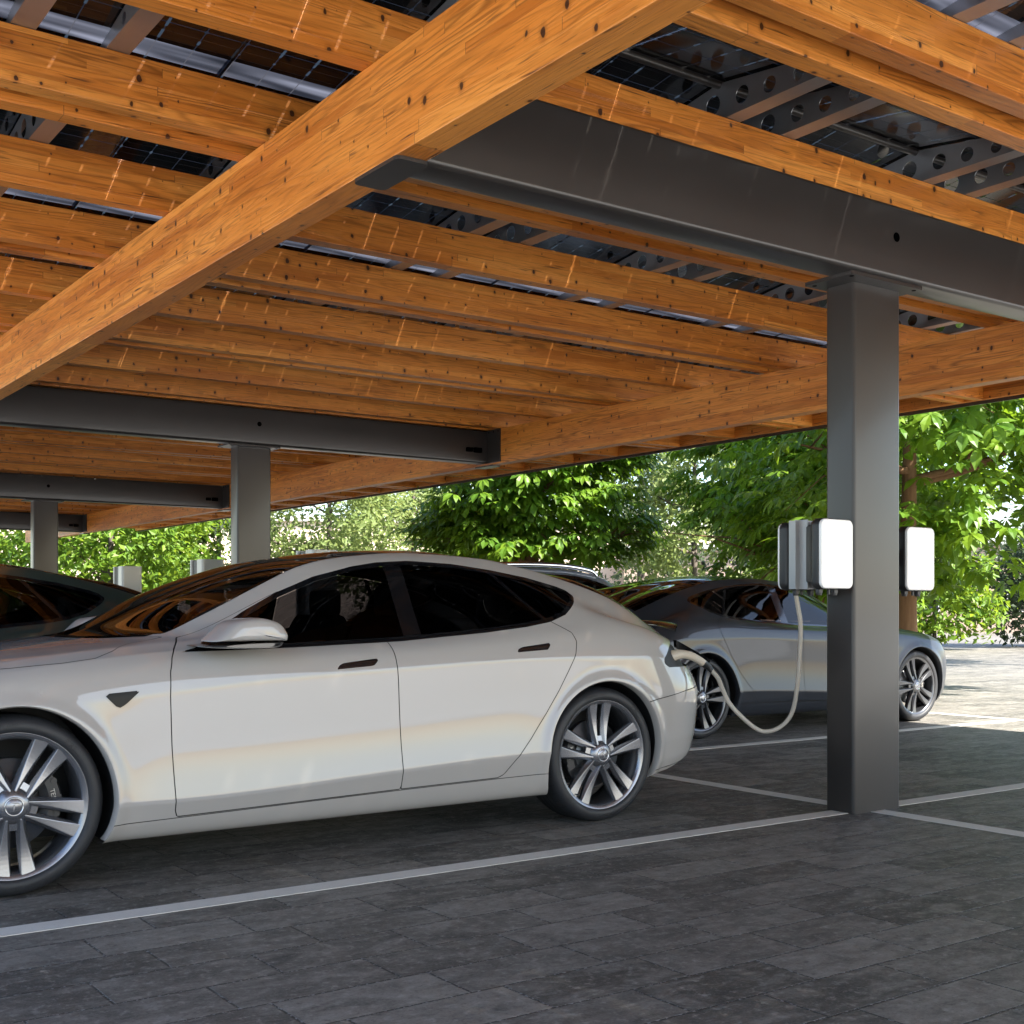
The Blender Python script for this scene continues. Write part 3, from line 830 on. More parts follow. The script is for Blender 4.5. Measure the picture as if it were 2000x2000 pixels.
# ------------------------------------------------------------------ wheel
def text_mesh(txt, size):
    cu = bpy.data.curves.new("lettering_curve", 'FONT'); cu.body = txt; cu.size = size; cu.extrude = 0.0
    cu.align_x = 'CENTER'; cu.resolution_u = 2
    ob = bpy.data.objects.new("lettering_tmp", cu); col.objects.link(ob)
    dg = bpy.context.evaluated_depsgraph_get(); me = bpy.data.meshes.new_from_object(ob.evaluated_get(dg))
    V = [v.co[:] for v in me.vertices]; F = [tuple(p.vertices) for p in me.polygons]
    bpy.data.objects.remove(ob); bpy.data.curves.remove(cu); bpy.data.meshes.remove(me)
    return V, F

def tyre_mesh():
    b = MB(); R0 = 0.355
    prof = [(0.270, 0.225), (0.283, 0.255), (0.305, 0.263), (0.330, 0.258), (0.3475, 0.240), (0.3535, 0.215), (0.355, 0.18), (0.355, 0.085),
            (0.3535, 0.050), (0.3475, 0.025), (0.3375, 0.0095), (0.325, 0.003), (0.310, 0.000), (0.296, 0.003), (0.288, 0.009), (0.284, 0.016), (0.270, 0.03)]
    b.lathe(prof, 'y', 96)
    # tread grooves and shoulder sipes
    for t in (0.075, 0.115, 0.155, 0.19):
        b.lathe([(0.3556, t), (0.3556, t+0.006)], 'y', 64, m=1)
    for i in range(46):
        a = 2*math.pi*i/46; pts = []
        for (r, t) in ((0.3445, 0.0175), (0.350, 0.030), (0.3552, 0.055), (0.3562, 0.07)):
            for da in (-0.004, 0.004):
                aa = a+da+0.25*(t-0.02); pts.append(((r+0.0006)*math.cos(aa), t-0.0006, (r+0.0006)*math.sin(aa)))
        b.add(pts, [(0,1,3,2),(2,3,5,4),(4,5,7,6)], 1)
    def arc_text(txt, size, rad, ang, yo):
        V, F = text_mesh(txt, size)
        vv = []
        for (x, y, z) in V:
            r = rad+y; a = ang-x/rad
            yy = yo if yo is not None else 0
            # follow the side wall
            t = np.interp(r, [0.284, 0.288, 0.296, 0.310, 0.325, 0.3375], [0.016, 0.009, 0.003, 0.0, 0.003, 0.0095])
            vv.append((r*math.cos(a), t-0.0007, r*math.sin(a)))
        b.add(vv, F, 1)
    for ang in (R(43), R(223)):
        arc_text("PIRELLI", 0.030, 0.3015, ang, None)
    for ang in (R(100), R(280)):
        arc_text("SCORPION  ZERO", 0.017, 0.312, ang, None)
    for ang in (R(70), R(160), R(250), R(340)):
        arc_text("265/35 R21", 0.009, 0.296, ang, None)
    return b

def rim_mesh():
    b = MB()
    # lip and barrel
    b.lathe([(0.276, 0.24), (0.2785, 0.22), (0.262, 0.20), (0.252, 0.12), (0.253, 0.07), (0.259, 0.046), (0.2625, 0.030), (0.2675, 0.0200), (0.2760, 0.0155), (0.2845, 0.0125), (0.2880, 0.0115), (0.2890, 0.0150), (0.286, 0.026)], 'y', 96)
    # hub
    b.lathe([(0.0, 0.006), (0.036, 0.006), (0.043, 0.0075), (0.052, 0.011), (0.064, 0.019), (0.074, 0.033), (0.078, 0.055), (0.078, 0.10)], 'y', 60)
    # five twin spokes
    for i in range(5):
        A = math.pi/2+2*math.pi*i/5
        ax = (math.cos(A), math.sin(A)); lt = (-math.sin(A), math.cos(A))
        for s in (-1, 1):
            secs = []
            for t in np.linspace(0, 1, 14):
                r = 0.052+(0.2745-0.052)*t
                lat = s*(0.0265+0.0235*t)
                wd = 0.0195+0.0145*t
                y0 = 0.014+0.010*math.sin(math.pi*t)**1.0+0.003*t
                dp = 0.050-0.018*t
                wi = wd*(0.18+0.66*t)            # flat of the front face
                cc = (r*ax[0]+lat*lt[0], r*ax[1]+lat*lt[1])
                prof = []
                for (u, yy) in ((-wd, y0+0.024*(1-0.62*t)), (-wi, y0), (wi, y0), (wd, y0+0.024*(1-0.62*t)), (wd*0.85, y0+dp), (-wd*0.85, y0+dp)):
                    prof.append((cc[0]+u*lt[0], yy, cc[1]+u*lt[1]))
                secs.append(prof)
            n = 6; v = [p for q in secs for p in q]
            f = [(j*n+k, (j+1)*n+k, (j+1)*n+(k+1) % n, j*n+(k+1) % n) for j in range(13) for k in range(n)]
            bm = bmesh.new(); vs = [bm.verts.new(p) for p in v]
            for q in f: bm.faces.new([vs[k] for k in q])
            bm.faces.new([vs[k] for k in range(n)]); bm.faces.new([vs[13*n+k] for k in range(n)][::-1])
            bmesh.ops.recalc_face_normals(bm, faces=bm.faces[:])
            e = [q for q in bm.edges if len(q.link_faces) == 2 and q.calc_face_angle(0) > 0.35]
            bmesh.ops.bevel(bm, geom=e, offset=0.0022, segments=2, profile=0.6, affect='EDGES', clamp_overlap=True)
            b.bm(bm, 0, False)
        # web between the twin blades near the hub
        for s2 in (0,):
            r0, r1 = 0.05, 0.098
            v = [(r0*ax[0]-0.03*lt[0], 0.026, r0*ax[1]-0.03*lt[1]), (r0*ax[0]+0.03*lt[0], 0.026, r0*ax[1]+0.03*lt[1]),
                 (r1*ax[0]+0.026*lt[0], 0.034, r1*ax[1]+0.026*lt[1]), (r1*ax[0]-0.026*lt[0], 0.034, r1*ax[1]-0.026*lt[1])]
            v += [(q[0], 0.07, q[2]) for q in v]
            b.add(v, [(0,1,2,3),(2,3,7,6),(1,2,6,5),(3,0,4,7)], 0)
    b.cyl((-0.17, 0.03, -0.195), (-0.17, 0.005, -0.19), 0.004, n=8, m=1)
    return b
def cap_mesh():
    b = MB()
    b.lathe([(0.0, 0.0015), (0.030, 0.0022), (0.0315, 0.0035)], 'y', 40, m=0)
    b.lathe([(0.0315, 0.0035), (0.0325, 0.0012), (0.0350, 0.0008), (0.0368, 0.0022), (0.0375, 0.006)], 'y', 40, m=1)
    # shield-like T emblem, tilted with the wheel
    top = [(-0.021, 0.010), (-0.014, 0.0165), (0, 0.0185), (0.014, 0.0165), (0.021, 0.010), (0.013, 0.0125), (0.005, 0.0125), (0, 0.010), (-0.005, 0.0125), (-0.013, 0.0125)]
    ca, sa = math.cos(0.45), math.sin(0.45)
    def P(q): return (q[0]*ca-q[1]*sa, 0.0007, q[0]*sa+q[1]*ca)
    b.add([P(q) for q in top], [(0,1,9),(1,2,8,9),(2,3,6,8),(3,4,5),(3,5,6),(8,6,7)], 1)
    b.add([P(q) for q in ((-0.0042, 0.009), (0, 0.0065), (0.0042, 0.009), (0.0, -0.022))], [(0,3,1),(1,3,2)], 1)
    return b
def disc_mesh():
    b = MB(); b.lathe([(0.06, 0.095), (0.085, 0.088), (0.09, 0.100), (0.178, 0.100), (0.180, 0.104), (0.180, 0.128), (0.09, 0.128)], 'y', 64)
    b.lathe([(0.0, 0.08), (0.07, 0.08), (0.075, 0.10)], 'y', 32, m=1)
    return b
def caliper_mesh(a0):
    b = MB(); n = 14; v = []
    for i in range(n+1):
        a = a0-0.52+1.04*i/n; e = 1-0.25*abs(2*i/n-1)**3
        for (r, y) in ((0.120, 0.088), (0.150, 0.070), (0.192*0.97+0.006*e, 0.072), (0.205*e, 0.095), (0.200*e, 0.15), (0.12, 0.15)):
            v.append((r*math.cos(a), y, r*math.sin(a)))
    f = [(i*6+k, (i+1)*6+k, (i+1)*6+(k+1) % 6, i*6+(k+1) % 6) for i in range(n) for k in range(6)]
    b.add(v, f, 0, False); b.add(v, [tuple(range(6)), tuple(range(n*6, n*6+6))[::-1]], 0)
    for da in (-0.36, 0.0, 0.36):
        aa = a0+da
        b.cyl((0.185*math.cos(aa), 0.068, 0.185*math.sin(aa)), (0.185*math.cos(aa), 0.085, 0.185*math.sin(aa)), 0.013, n=12)
    V, F = text_mesh("TESLA", 0.026)
    b.add([((0.158+y)*math.cos(a0-x/0.17), 0.0675, (0.158+y)*math.sin(a0-x/0.17)) for x, y, z in V], F, 1)
    return b
TYRE = tyre_mesh().mesh("tyre", [M['rubber'], M['rubber_text']])
RIMB = rim_mesh()
RIM = {k: RIMB.mesh("rim", [M[k], M['black_matt']]) for k in ('rim', 'rim_dark')}
CAPB = cap_mesh()
CAP = CAPB.mesh("hub_cap", [M['rim'], M['chrome']])
DISC = disc_mesh().mesh("brake_disc", [M['disc'], M['black_matt']])
CALF = caliper_mesh(R(5)).mesh("brake_caliper", [M['caliper'], M['lettering']])
CALR = caliper_mesh(R(175)).mesh("brake_caliper", [M['caliper'], M['lettering']])

def wheel(root, x, side, spin, rimk, cal):
    """side -1 / +1: which flank; local wheel space has its outer face towards -y"""
    wobj = bpy.data.objects.new("wheel", None); wobj.empty_display_size = 0.1
    link(wobj, root)
    wobj.location = (x, side*0.945, 0.355)
    wobj.rotation_euler = (0, 0, 0 if side < 0 else math.pi)
    for nme, me in (("tyre", TYRE), ("rim", RIM[rimk]), ("hub_cap", CAP)):
        o = bpy.data.objects.new(nme, me); link(o, wobj)
        o.rotation_euler = (0, -spin if nme != "tyre" else -spin*0.0, 0)
    o = bpy.data.objects.new("brake_disc", DISC); link(o, wobj)
    o = bpy.data.objects.new("brake_caliper", cal); link(o, wobj)
    return wobj

# ------------------------------------------------------------------ the car
DLO_S = [(0.675, 0.938), (1.187, 0.948), (1.763, 0.968), (2.252, 1.004), (2.50, 1.030), (2.66, 1.055), (2.78, 1.092), (2.90, 1.160), (2.935, 1.190),
         (2.90, 1.222), (2.848, 1.241), (2.653, 1.288), (2.43, 1.324), (2.195, 1.351), (1.937, 1.362), (1.76, 1.350), (1.618, 1.327), (1.407, 1.274), (1.205, 1.196), (1.036, 1.112), (0.886, 1.026), (0.758, 0.955)]
DLO_U = [(0.72, 1.055), (1.187, 1.055), (1.763, 1.07), (2.252, 1.085), (2.64, 1.095), (2.95, 1.105), (3.30, 1.13), (3.52, 1.19),
         (3.47, 1.26), (3.30, 1.37), (3.02, 1.455), (2.653, 1.49), (2.195, 1.505), (1.937, 1.50), (1.76, 1.485), (1.618, 1.462), (1.407, 1.405), (1.205, 1.325), (1.036, 1.24), (0.886, 1.155), (0.80, 1.095)]

def build_parts(S, dlo, suv=False):
    kv = 9
    G = body_grid(S, kv=kv)
    full = Surf.grid(G, kv)
    parts = {}
    body = full
    # wheel arches
    def fa(s_):
        r = np.minimum(np.hypot((s_.V[:, 0])/0.985, s_.V[:, 2]-0.352), np.hypot((s_.V[:, 0]-2.955)/0.985, s_.V[:, 2]-0.352))
        return np.where((s_.A < 8.5) & (s_.V[:, 1] > 0.3), r-0.396, 1.0)
    shell = full.shift(-0.022)
    _, body = body.cut(fa(body))
    _, shell = shell.cut(fa(shell))
    side = lambda s_, poly, v0=6.0, v1=11.2: np.maximum(sdf(poly, s_.V[:, 0], s_.V[:, 2]), np.maximum(v0-s_.A, s_.A-v1)*0.2)
    # side windows
    dl, body = body.cut(side(body, dlo))
    _, shell = shell.cut(side(shell, dlo))
    xb = (1.79, 1.885); zt = 1.33
    d = sdf(dlo, dl.V[:, 0], dl.V[:, 2])
    gl, trim = dl.cut(d+0.021)
    # pillar lines
    b1 = [(1.795, 0.9), (1.778, 1.6)]; b2 = [(1.895, 0.9), (1.872, 1.6)]
    fr, rest_ = gl.cut(line_side(b1, gl.V[:, 0], gl.V[:, 2]))
    pil, rest_ = rest_.cut(line_side(b2, rest_.V[:, 0], rest_.V[:, 2]))
    c1 = [(2.423, 1.29), (2.625, 1.06), (2.75, 0.92), (2.2, 1.55)]; c2 = [(q[0]+0.028, q[1]) for q in c1]
    re, rest_ = rest_.cut(line_side(c1, rest_.V[:, 0], rest_.V[:, 2]))
    pil2, qu = rest_.cut(line_side(c2, rest_.V[:, 0], rest_.V[:, 2]))
    # front quarter light strip near the mirror
    ft, fr = fr.cut(line_side([(0.985, 0.9), (1.02, 1.1), (1.03, 1.4)], fr.V[:, 0], fr.V[:, 2]))
    ftd, ft = ft.cut(-line_side([(0.972, 0.9), (1.007, 1.1), (1.017, 1.4)], ft.V[:, 0], ft.V[:, 2]))
    parts['front_window'] = fr.shift(-0.004); parts['rear_window'] = re.shift(-0.004); parts['quarter_window'] = qu.shift(-0.004)
    def join(*L):
        V = []; N = []; A = []; F = []; n = 0
        for q in L:
            V.append(q.V); N.append(q.N); A.append(q.A); F.append(q.F+n); n += len(q.V)
        return Surf(np.concatenate(V), np.concatenate(N), np.concatenate(A), np.concatenate(F))
    parts['window_trim'] = join(trim, pil.shift(-0.002), pil2.shift(-0.002), ft.shift(-0.003), ftd.shift(-0.001))
    # glass on top
    def ws(s_): return s_.V[:, 0]-(0.435+0.245*(s_.V[:, 1]/0.66)**2)
    xe = 3.50 if not suv else 3.62
    def topg(s_):
        return np.maximum.reduce([(11.0-s_.A)*0.15, -ws(s_), s_.V[:, 0]-(xe-0.06*(s_.V[:, 1]/0.6)**2)])
    tg, body = body.cut(topg(body))
    _, shell = shell.cut(topg(shell))
    edge, tg = tg.cut(np.minimum.reduce([(tg.A-11.0)*0.15-0.006, ws(tg)-0.012]))
    wsh, tg = tg.cut(tg.V[:, 0]-1.44)
    seam, tg = tg.cut(tg.V[:, 0]-1.455)
    rf, tg = tg.cut(tg.V[:, 0]-2.66)
    seam2, hg = tg.cut(tg.V[:, 0]-2.685)
    parts['windshield'] = wsh; parts['roof_glass'] = rf; parts['rear_glass'] = hg
    parts['glass_surround'] = join(edge.shift(-0.002), seam.shift(-0.002), seam2.shift(-0.002))
    g_ = 0.0022
    # hood
    def fh(s_):
        yh = np.interp(s_.V[:, 0], [-.80, -.6, -.3, 0, .2, .33, .42, .47, .52, .7], [.50, .70, .83, .872, .884, .876, .825, .775, .73, .70])
        return np.maximum.reduce([s_.V[:, 1]-yh, -0.80-s_.V[:, 0], ws(s_)+0.045, (7.5-s_.A)*0.1])
    hd, body = body.cut(fh(body)-g_)
    hood, _ = hd.cut(fh(hd)+g_)
    parts['hood'] = hood
    # cowl panel
    cw, body = body.cut(np.maximum.reduce([ws(body)+0.000, -(ws(body)+0.045), (10.6-body.A)*0.1, body.V[:, 1]-0.63]))
    parts['cowl'] = cw.shift(-0.008)
    # doors
    fd = [(0.66, 0.945), (0.640, 0.915), (0.620, 0.86), (0.614, 0.76), (0.618, 0.55), (0.630, 0.285), (0.640, 0.258), (1.20, 0.270), (1.716, 0.282), (1.712, 0.45), (1.703, 0.79), (1.694, 0.93), (1.690, 1.02), (1.75, 1.2), (1.2, 1.2), (0.72, 1.0)]
    rd = [(1.690, 1.02), (1.694, 0.93), (1.703, 0.79), (1.712, 0.45), (1.716, 0.282), (2.265, 0.291), (2.300, 0.305), (2.361, 0.374), (2.46, 0.475), (2.559, 0.594), (2.64, 0.705), (2.705, 0.81), (2.752, 0.89), (2.770, 0.955), (2.755, 1.000), (2.70, 1.035), (2.66, 1.058), (2.6, 1.10), (2.2, 1.2), (1.75, 1.2)]
    for nme, poly in (('front_door', fd), ('rear_door', rd)):
        f = side(body, poly, 1.2, 10.0)
        q, body = body.cut(f-g_)
        dr, _ = q.cut(side(q, poly, 1.2, 10.0)+g_)
        hp = [(1.386, .848), (1.398, .866), (1.424, .8765), (1.585, .8925), (1.604, .893), (1.603, .884), (1.584, .865), (1.575, .860)] if nme == 'front_door' else \
             [(2.386, .905), (2.398, .921), (2.424, .9315), (2.582, .9480), (2.601, .949), (2.600, .940), (2.585, .920), (2.578, .9155)]
        hp = [tuple(q_) for q_ in hp]
        hdl, dr = dr.cut(side(dr, hp, 1.2, 10.0))
        parts[nme] = dr; parts[nme+'_handle'] = hdl
    # sill below the doors, with its own seam
    def fsill(s_):
        zl = np.interp(s_.V[:, 0], [.3, .376, .635, 1.2, 1.722, 2.264, 2.6], [.2475, .249, .2545, .2675, .279, .288, .291])
        return np.maximum.reduce([s_.V[:, 2]-zl, 0.2-s_.V[:, 0], s_.V[:, 0]-2.75, s_.A-6])
    q, body = body.cut(fsill(body)+0.0005); sill, _ = q.cut(fsill(q)+0.004)
    parts['side_sill'] = sill
    # tail lamp and bumpers
    tl = [(3.385, .845), (3.392, .822), (3.43, .804), (3.70, .800), (4.2, .80), (4.2, .93), (3.75, .945), (3.66, .962), (3.585, .955), (3.48, .905)]
    f = side(body, tl, 4, 12.6)
    q, body = body.cut(f-g_); lamp, _ = q.cut(side(q, tl, 4, 12.6)+g_)
    parts['tail_lamp'] = lamp.shift(-0.006)
    bl = lambda s_: np.interp(s_.V[:, 0], [3.0, 3.255, 3.58, 4.1], [.58, .627, .668, .70])-s_.V[:, 2]
    def fb(s_): return np.maximum.reduce([-bl(s_), 2.9-s_.V[:, 0], (1.5-s_.A)*0.1, s_.A-11])
    q, body = body.cut(fb(body)-g_); bump, _ = q.cut(fb(q)+g_)
    dz = lambda s_: s_.V[:, 2]-np.interp(s_.V[:, 0], [3.2, 3.35, 3.47, 3.64, 3.78, 4.1], [.205, .222, .238, .283, .315, .36])
    dif, bump = bump.cut(np.maximum(dz(bump), 3.15-bump.V[:, 0]))
    dif2, body = body.cut(np.maximum(dz(body), 3.15-body.V[:, 0]))
    parts['rear_bumper'] = bump; parts['rear_diffuser'] = join(dif, dif2).shift(-0.012)
    # head lamp
    hl = [(-1.2, .62), (-1.2, .70), (-.62, .765), (-.42, .775), (-.55, .71), (-.75, .655)]
    f = np.maximum(side(body, hl, 4, 11.5), 0.30-body.V[:, 1])
    q, body = body.cut(f-g_); hlm, _ = q.cut(np.maximum(side(q, hl, 4, 11.5), 0.30-q.V[:, 1])+g_)
    parts['headlamp'] = hlm.shift(-0.003)
    # black wedge on the front wing
    mk = [(0.340, .776), (0.352, .7795), (0.492, .7885), (0.470, .772), (0.425, .733), (0.402, .721), (0.388, .727), (0.36, .755)]
    f = side(body, mk, 3, 9)
    q, body = body.cut(f); parts['side_marker'] = q.shift(0.004)
    parts['body'] = body
    parts['inner_shell'] = shell
    return parts, G

def arch_lips(G):
    """rolled edges of the wheel openings and the dark liners, built from the body surface"""
    V = [Vector(q) for q in G.reshape(-1, 3)]; nu, nv, _ = G.shape
    F = [(i*nv+j, (i+1)*nv+j, (i+1)*nv+j+1, i*nv+j+1) for i in range(nu-1) for j in range(int(nv*0.7))]
    bvh = BVHTree.FromPolygons(V, F)
    lip = []; lin = []
    for cx in (0.0, 2.955):
        ring = []
        for i in range(73):
            a = R(-32)+R(244)*i/72
            x = cx+0.396*0.985*math.cos(a); z = 0.352+0.396*math.sin(a)
            h = bvh.ray_cast(Vector((x, 2.0, z)), Vector((0, -1, 0)))
            if h[0] is None: continue
            ring.append((x, h[0].y, z, a))
        lip.append(ring)
    return lip

def mirror_mb(b):
    n = len(b.v)
    b.v += [(q[0], -q[1], q[2]) for q in b.v]; b.f += [tuple(i+n for i in f[::-1]) for f in b.f]
    b.m += b.m[:]; b.sm += b.sm[:]
    return b

def make_mirror():
    """door mirror for the -y flank"""
    def rp(P, k=4):
        """polygon with rounded corners"""
        o_ = []; n_ = len(P)
        for i in range(n_):
            p0, p1, p2, rr_ = np.array(P[i-1][:2]), np.array(P[i][:2]), np.array(P[(i+1) % n_][:2]), P[i][2]
            d0 = (p0-p1)/np.linalg.norm(p0-p1); d2 = (p2-p1)/np.linalg.norm(p2-p1)
            for j in range(k+1):
                q = j/k; a_ = p1+d0*rr_; c_ = p1+d2*rr_
                o_.append(a_*(1-q)**2+2*p1*q*(1-q)+c_*q*q)
        return o_
    out = rp([(0.742, .985, .006), (0.835, 1.072, .035), (0.945, 1.090, .05), (1.045, 1.062, .035), (1.082, 1.000, .02), (1.070, .986, .006)], 6)
    c = np.array([0.92, 1.02])
    ys = [(-0.90, .60), (-0.925, .93), (-0.96, .985), (-1.02, 1.0), (-1.08, 1.0), (-1.115, .975), (-1.137, .91), (-1.149, .80), (-1.154, .60), (-1.156, .30)]
    b = MB(); n = len(out); v = []
    for y, s in ys:
        for q in out: v.append((c[0]+(q[0]-c[0])*s-0.02*(1-s), y, c[1]+(q[1]-c[1])*s))
    b.add(v, [(i*n+k, i*n+(k+1) % n, (i+1)*n+(k+1) % n, (i+1)*n+k) for i in range(len(ys)-1) for k in range(n)], 0, True)
    b.add(v[-n:], [tuple(range(n))], 0)
    foot = MB()
    o2 = catmull([(0.715, .968), (0.88, .980), (1.05, .983), (1.068, .976), (1.035, .957), (0.90, .955), (0.76, .958)], 5, True)
    n = len(o2); v = []
    for y, s in ((-0.84, .9), (-0.93, .95), (-1.02, .99), (-1.09, .96), (-1.125, .85), (-1.14, .6)):
        for q in o2: v.append((0.90+(q[0]-0.90)*s, y, 0.969+(q[1]-0.969)*s))
    foot.add(v, [(i*n+k, i*n+(k+1) % n, (i+1)*n+(k+1) % n, (i+1)*n+k) for i in range(5) for k in range(n)], 0, True)
    foot.add(v[-n:], [tuple(range(n))], 0)
    return b, foot

def seat_mesh(w_=0.26):
    b = MB()
    b.box(-0.25, 0.28, -w_, w_, 0.34, 0.50, bev=0.05)
    prof = catmull([(0.20, .46), (0.33, .46), (0.44, .80), (0.50, 1.02), (0.42, 1.06), (0.33, .88), (0.24, .62)], 5, True)
    b.prism(prof, 'y', -w_*0.92, w_*0.92, smooth=True)
    b.box(0.44, 0.53, -0.13, 0.13, 1.06, 1.21, bev=0.035)
    return b

CARS = {}
def car_meshes(kind, paint):
    S, dlo, suv = (SEDAN, DLO_S, False) if kind == 'sedan' else (SUV, DLO_U, True)
    if kind not in CARS:
        parts, G = build_parts(S, dlo, suv); CARS[kind] = (parts, arch_lips(G))
    return CARS[kind]
PAINTED = {'front_door', 'rear_door', 'hood', 'rear_bumper', 'body', 'side_sill'}
MATS = {'front_window': 'glass', 'rear_window': 'glass', 'quarter_window': 'glass', 'windshield': 'glass', 'roof_glass': 'glass', 'rear_glass': 'glass',
        'window_trim': 'black_gloss', 'glass_surround': 'black_gloss', 'cowl': 'black_matt', 'tail_lamp': 'lamp', 'rear_diffuser': 'black_matt',
        'headlamp': 'headlamp', 'side_marker': 'marker', 'inner_shell': 'black_matt'}
TWO = {'front_door', 'rear_door', 'front_window', 'rear_window', 'quarter_window', 'headlamp', 'tail_lamp', 'side_marker', 'window_trim', 'inner_shell', 'side_sill'}
def make_car(name, loc, rz, paint, rimk, spins, label, cat, kind='sedan', group=None, handle='black_gloss', skip_lamp=None):
    root = empty(name, loc, rz, label, cat, group)
    parts, lips = car_meshes(kind, paint)
    pm_ = M[paint]
    made = {}
    for k, sf in parts.items():
        if k.endswith('_handle'): continue
        mt = pm_ if k in PAINTED else M[MATS[k]]
        for sd in ((-1, 1) if k in TWO else (0,)):
            mt2 = M['black_gloss'] if (k == 'tail_lamp' and sd == skip_lamp) else mt
            sf2 = sf.shift(-0.02) if (k == 'tail_lamp' and sd == skip_lamp) else sf
            nm = k if not (k == 'tail_lamp' and sd == skip_lamp) else "charge_port"
            o = bpy.data.objects.new(nm, sf2.mesh(nm, mt2, sd)); link(o, root); made[(k, sd)] = o
            if k in ('front_door', 'rear_door'):
                h = bpy.data.objects.new("door_handle", parts[k+'_handle'].shift(-0.004 if handle == 'black_gloss' else 0.001).mesh("door_handle", M[handle], sd)); link(h, o)
    # lips, liners
    for ring in lips:
      for sd in (-1, 1):
        b = MB(); l2 = MB()
        v = []
        for (x, y, z, a) in ring:
            cx, cz = math.cos(a), math.sin(a)
            v += [(x, sd*y, z), (x-0.006*cx, sd*(y-0.008), z-0.006*cz), (x-0.007*cx, sd*(y-0.045), z-0.007*cz)]
        b.add(v, [(i*3+k, (i+1)*3+k, (i+1)*3+k+1, i*3+k+1)[::sd] for i in range(len(ring)-1) for k in range(2)], 0, True)
        n = len(ring)
        v = [(x, sd*(y-0.044), z) for (x, y, z, a) in ring]+[(x+0.012*math.cos(a), sd*0.60, z+0.012*math.sin(a)) for (x, y, z, a) in ring]
        l2.add(v, [(i, i+1, n+i+1, n+i)[::sd] for i in range(n-1)]+[tuple(range(n, 2*n))[::sd]], 0, False)
        b.build("arch_lip", pm_, root); l2.build("wheel_liner", M['black_matt'], root)
    # floor and cabin
    f_ = MB()
    f_.box(-0.60, 3.60, -0.62, 0.62, 0.17, 0.20); f_.box(0.44, 2.50, -0.86, 0.86, 0.185, 0.21)
    f_.build("underbody", M['black_matt'], root)
    up = 0.10 if kind == 'suv' else 0.0
    c_ = MB()
    c_.box(0.55, 3.1, -0.80, 0.80, 0.30, 0.33)
    for s in (-1, 1): c_.box(0.62, 2.75, s*0.83-0.01, s*0.83+0.01, 0.30, 0.915+up)
    c_.box(0.58, 0.64, -0.80, 0.80, 0.30, 0.90+up)
    c_.prism([(0.60, .88+up), (0.74, .955+up), (0.98, .965+up), (1.08, .93+up), (1.10, .78+up), (0.70, .70+up)], 'y', -0.78, 0.78)
    c_.box(2.78, 3.30, -0.74, 0.74, 0.93+up, 0.95+up)
    c_.box(1.15, 1.22, -0.13, 0.13, 0.80+up, 0.98+up, bev=0.01)
    c_.build("cabin", M['cabin'], root)
    sw = MB()
    n = 28; P = [(1.27+0.03*math.cos(2*math.pi*i/n)*0-0.10*math.sin(2*math.pi*i/n)*0.45, 0.37+0.18*math.cos(2*math.pi*i/n), 0.93+up+0.17*math.sin(2*math.pi*i/n)) for i in range(n+1)]
    sw.tube(P, 0.014, 8); sw.cyl((1.12, 0.37, 0.85+up), (1.27, 0.37, 0.93+up), 0.03); sw.build("steering_wheel", M['cabin'], root)
    for (sx, sy) in ((1.52, -0.38), (1.52, 0.38)):
        o = seat_mesh().build("seat", M['seat'], root, (sx, sy, 0.02+up))
    o = seat_mesh(0.62).build("rear_bench", M['seat'], root, (2.42, 0, 0.0+up))
    # mirrors
    mb_, ft_ = make_mirror()
    if kind == 'suv':
        for q in (mb_, ft_): q.v = [(x, y, z+0.10) for x, y, z in q.v]
    def flip(b):
        q = MB(); q.v = [(x, -y, z) for x, y, z in b.v]; q.f = [f[::-1] for f in b.f]; q.m = b.m; q.sm = b.sm; return q
    for q, w2 in ((mb_, ft_), (flip(mb_), flip(ft_))):
        o = q.build("door_mirror", pm_, root); w2.build("mirror_foot", M['black_gloss'], o)
    if kind == 'sedan':
        sp = MB(); v = []; n = 41
        for i in range(n):
            y = -0.66+1.32*i/(n-1); u = abs(y)/0.66; xe_ = 4.045-0.30*u**2.4; ze = 1.040-0.028*u**2; ww = 0.12*(1-u**6)+0.01
            v += [(xe_-ww, y, ze-0.012), (xe_-ww*0.4, y, ze+0.012), (xe_, y, ze+0.010), (xe_+0.004, y, ze+0.002), (xe_-0.006, y, ze-0.004), (xe_-ww*0.5, y, ze-0.022)]
        sp.add(v, [(i*6+k, (i+1)*6+k, (i+1)*6+(k+1) % 6, i*6+(k+1) % 6) for i in range(n-1) for k in range(6)], 0, True)
        sp.build("spoiler", M['black_gloss'], root)
    # chrome line around the side glass of the dark cars / roof rails
    if kind == 'suv':
        for s in (-1, 1):
            rr = MB(); rr.tube(catmull([(1.45, s*.60, 1.50), (1.55, s*.60, 1.555), (1.9, s*.60, 1.600), (2.4, s*.60, 1.608), (2.9, s*.60, 1.592), (3.3, s*.60, 1.54), (3.40, s*.60, 1.49)], 6), 0.030, 10)
            rr.build("roof_rail", M['chrome'], root)
    # wheels
    for i, (x, sd) in enumerate(((0.0, -1), (0.0, 1), (2.96, -1), (2.96, 1))):
        wheel(root, x, sd, spins[i], rimk, (CALF if x == 0 else CALR))
    return root, made
rw, madew = make_car("parked_car", (-4.425, 1.452, 0), 0, 'white', 'rim', (R(-34.0), 0, R(1.5), 0),
   "large pearl white car parked nearest the camera with a charging plug in its rear corner", "car", skip_lamp=-1)
rg, madeg = make_car("parked_car", (4.846, 4.150, 0), math.pi, 'grey', 'rim_dark', (0, R(20), 0, R(-12)),
   "satin dark grey car parked nose out behind the front steel column", "car", handle='grey')
make_car("parked_car", (-6.08, 4.21, 0), 0, 'green', 'rim', (0, 0, 0, 0),
   "dark green car with black glass roof showing at the left edge behind the white car", "car")
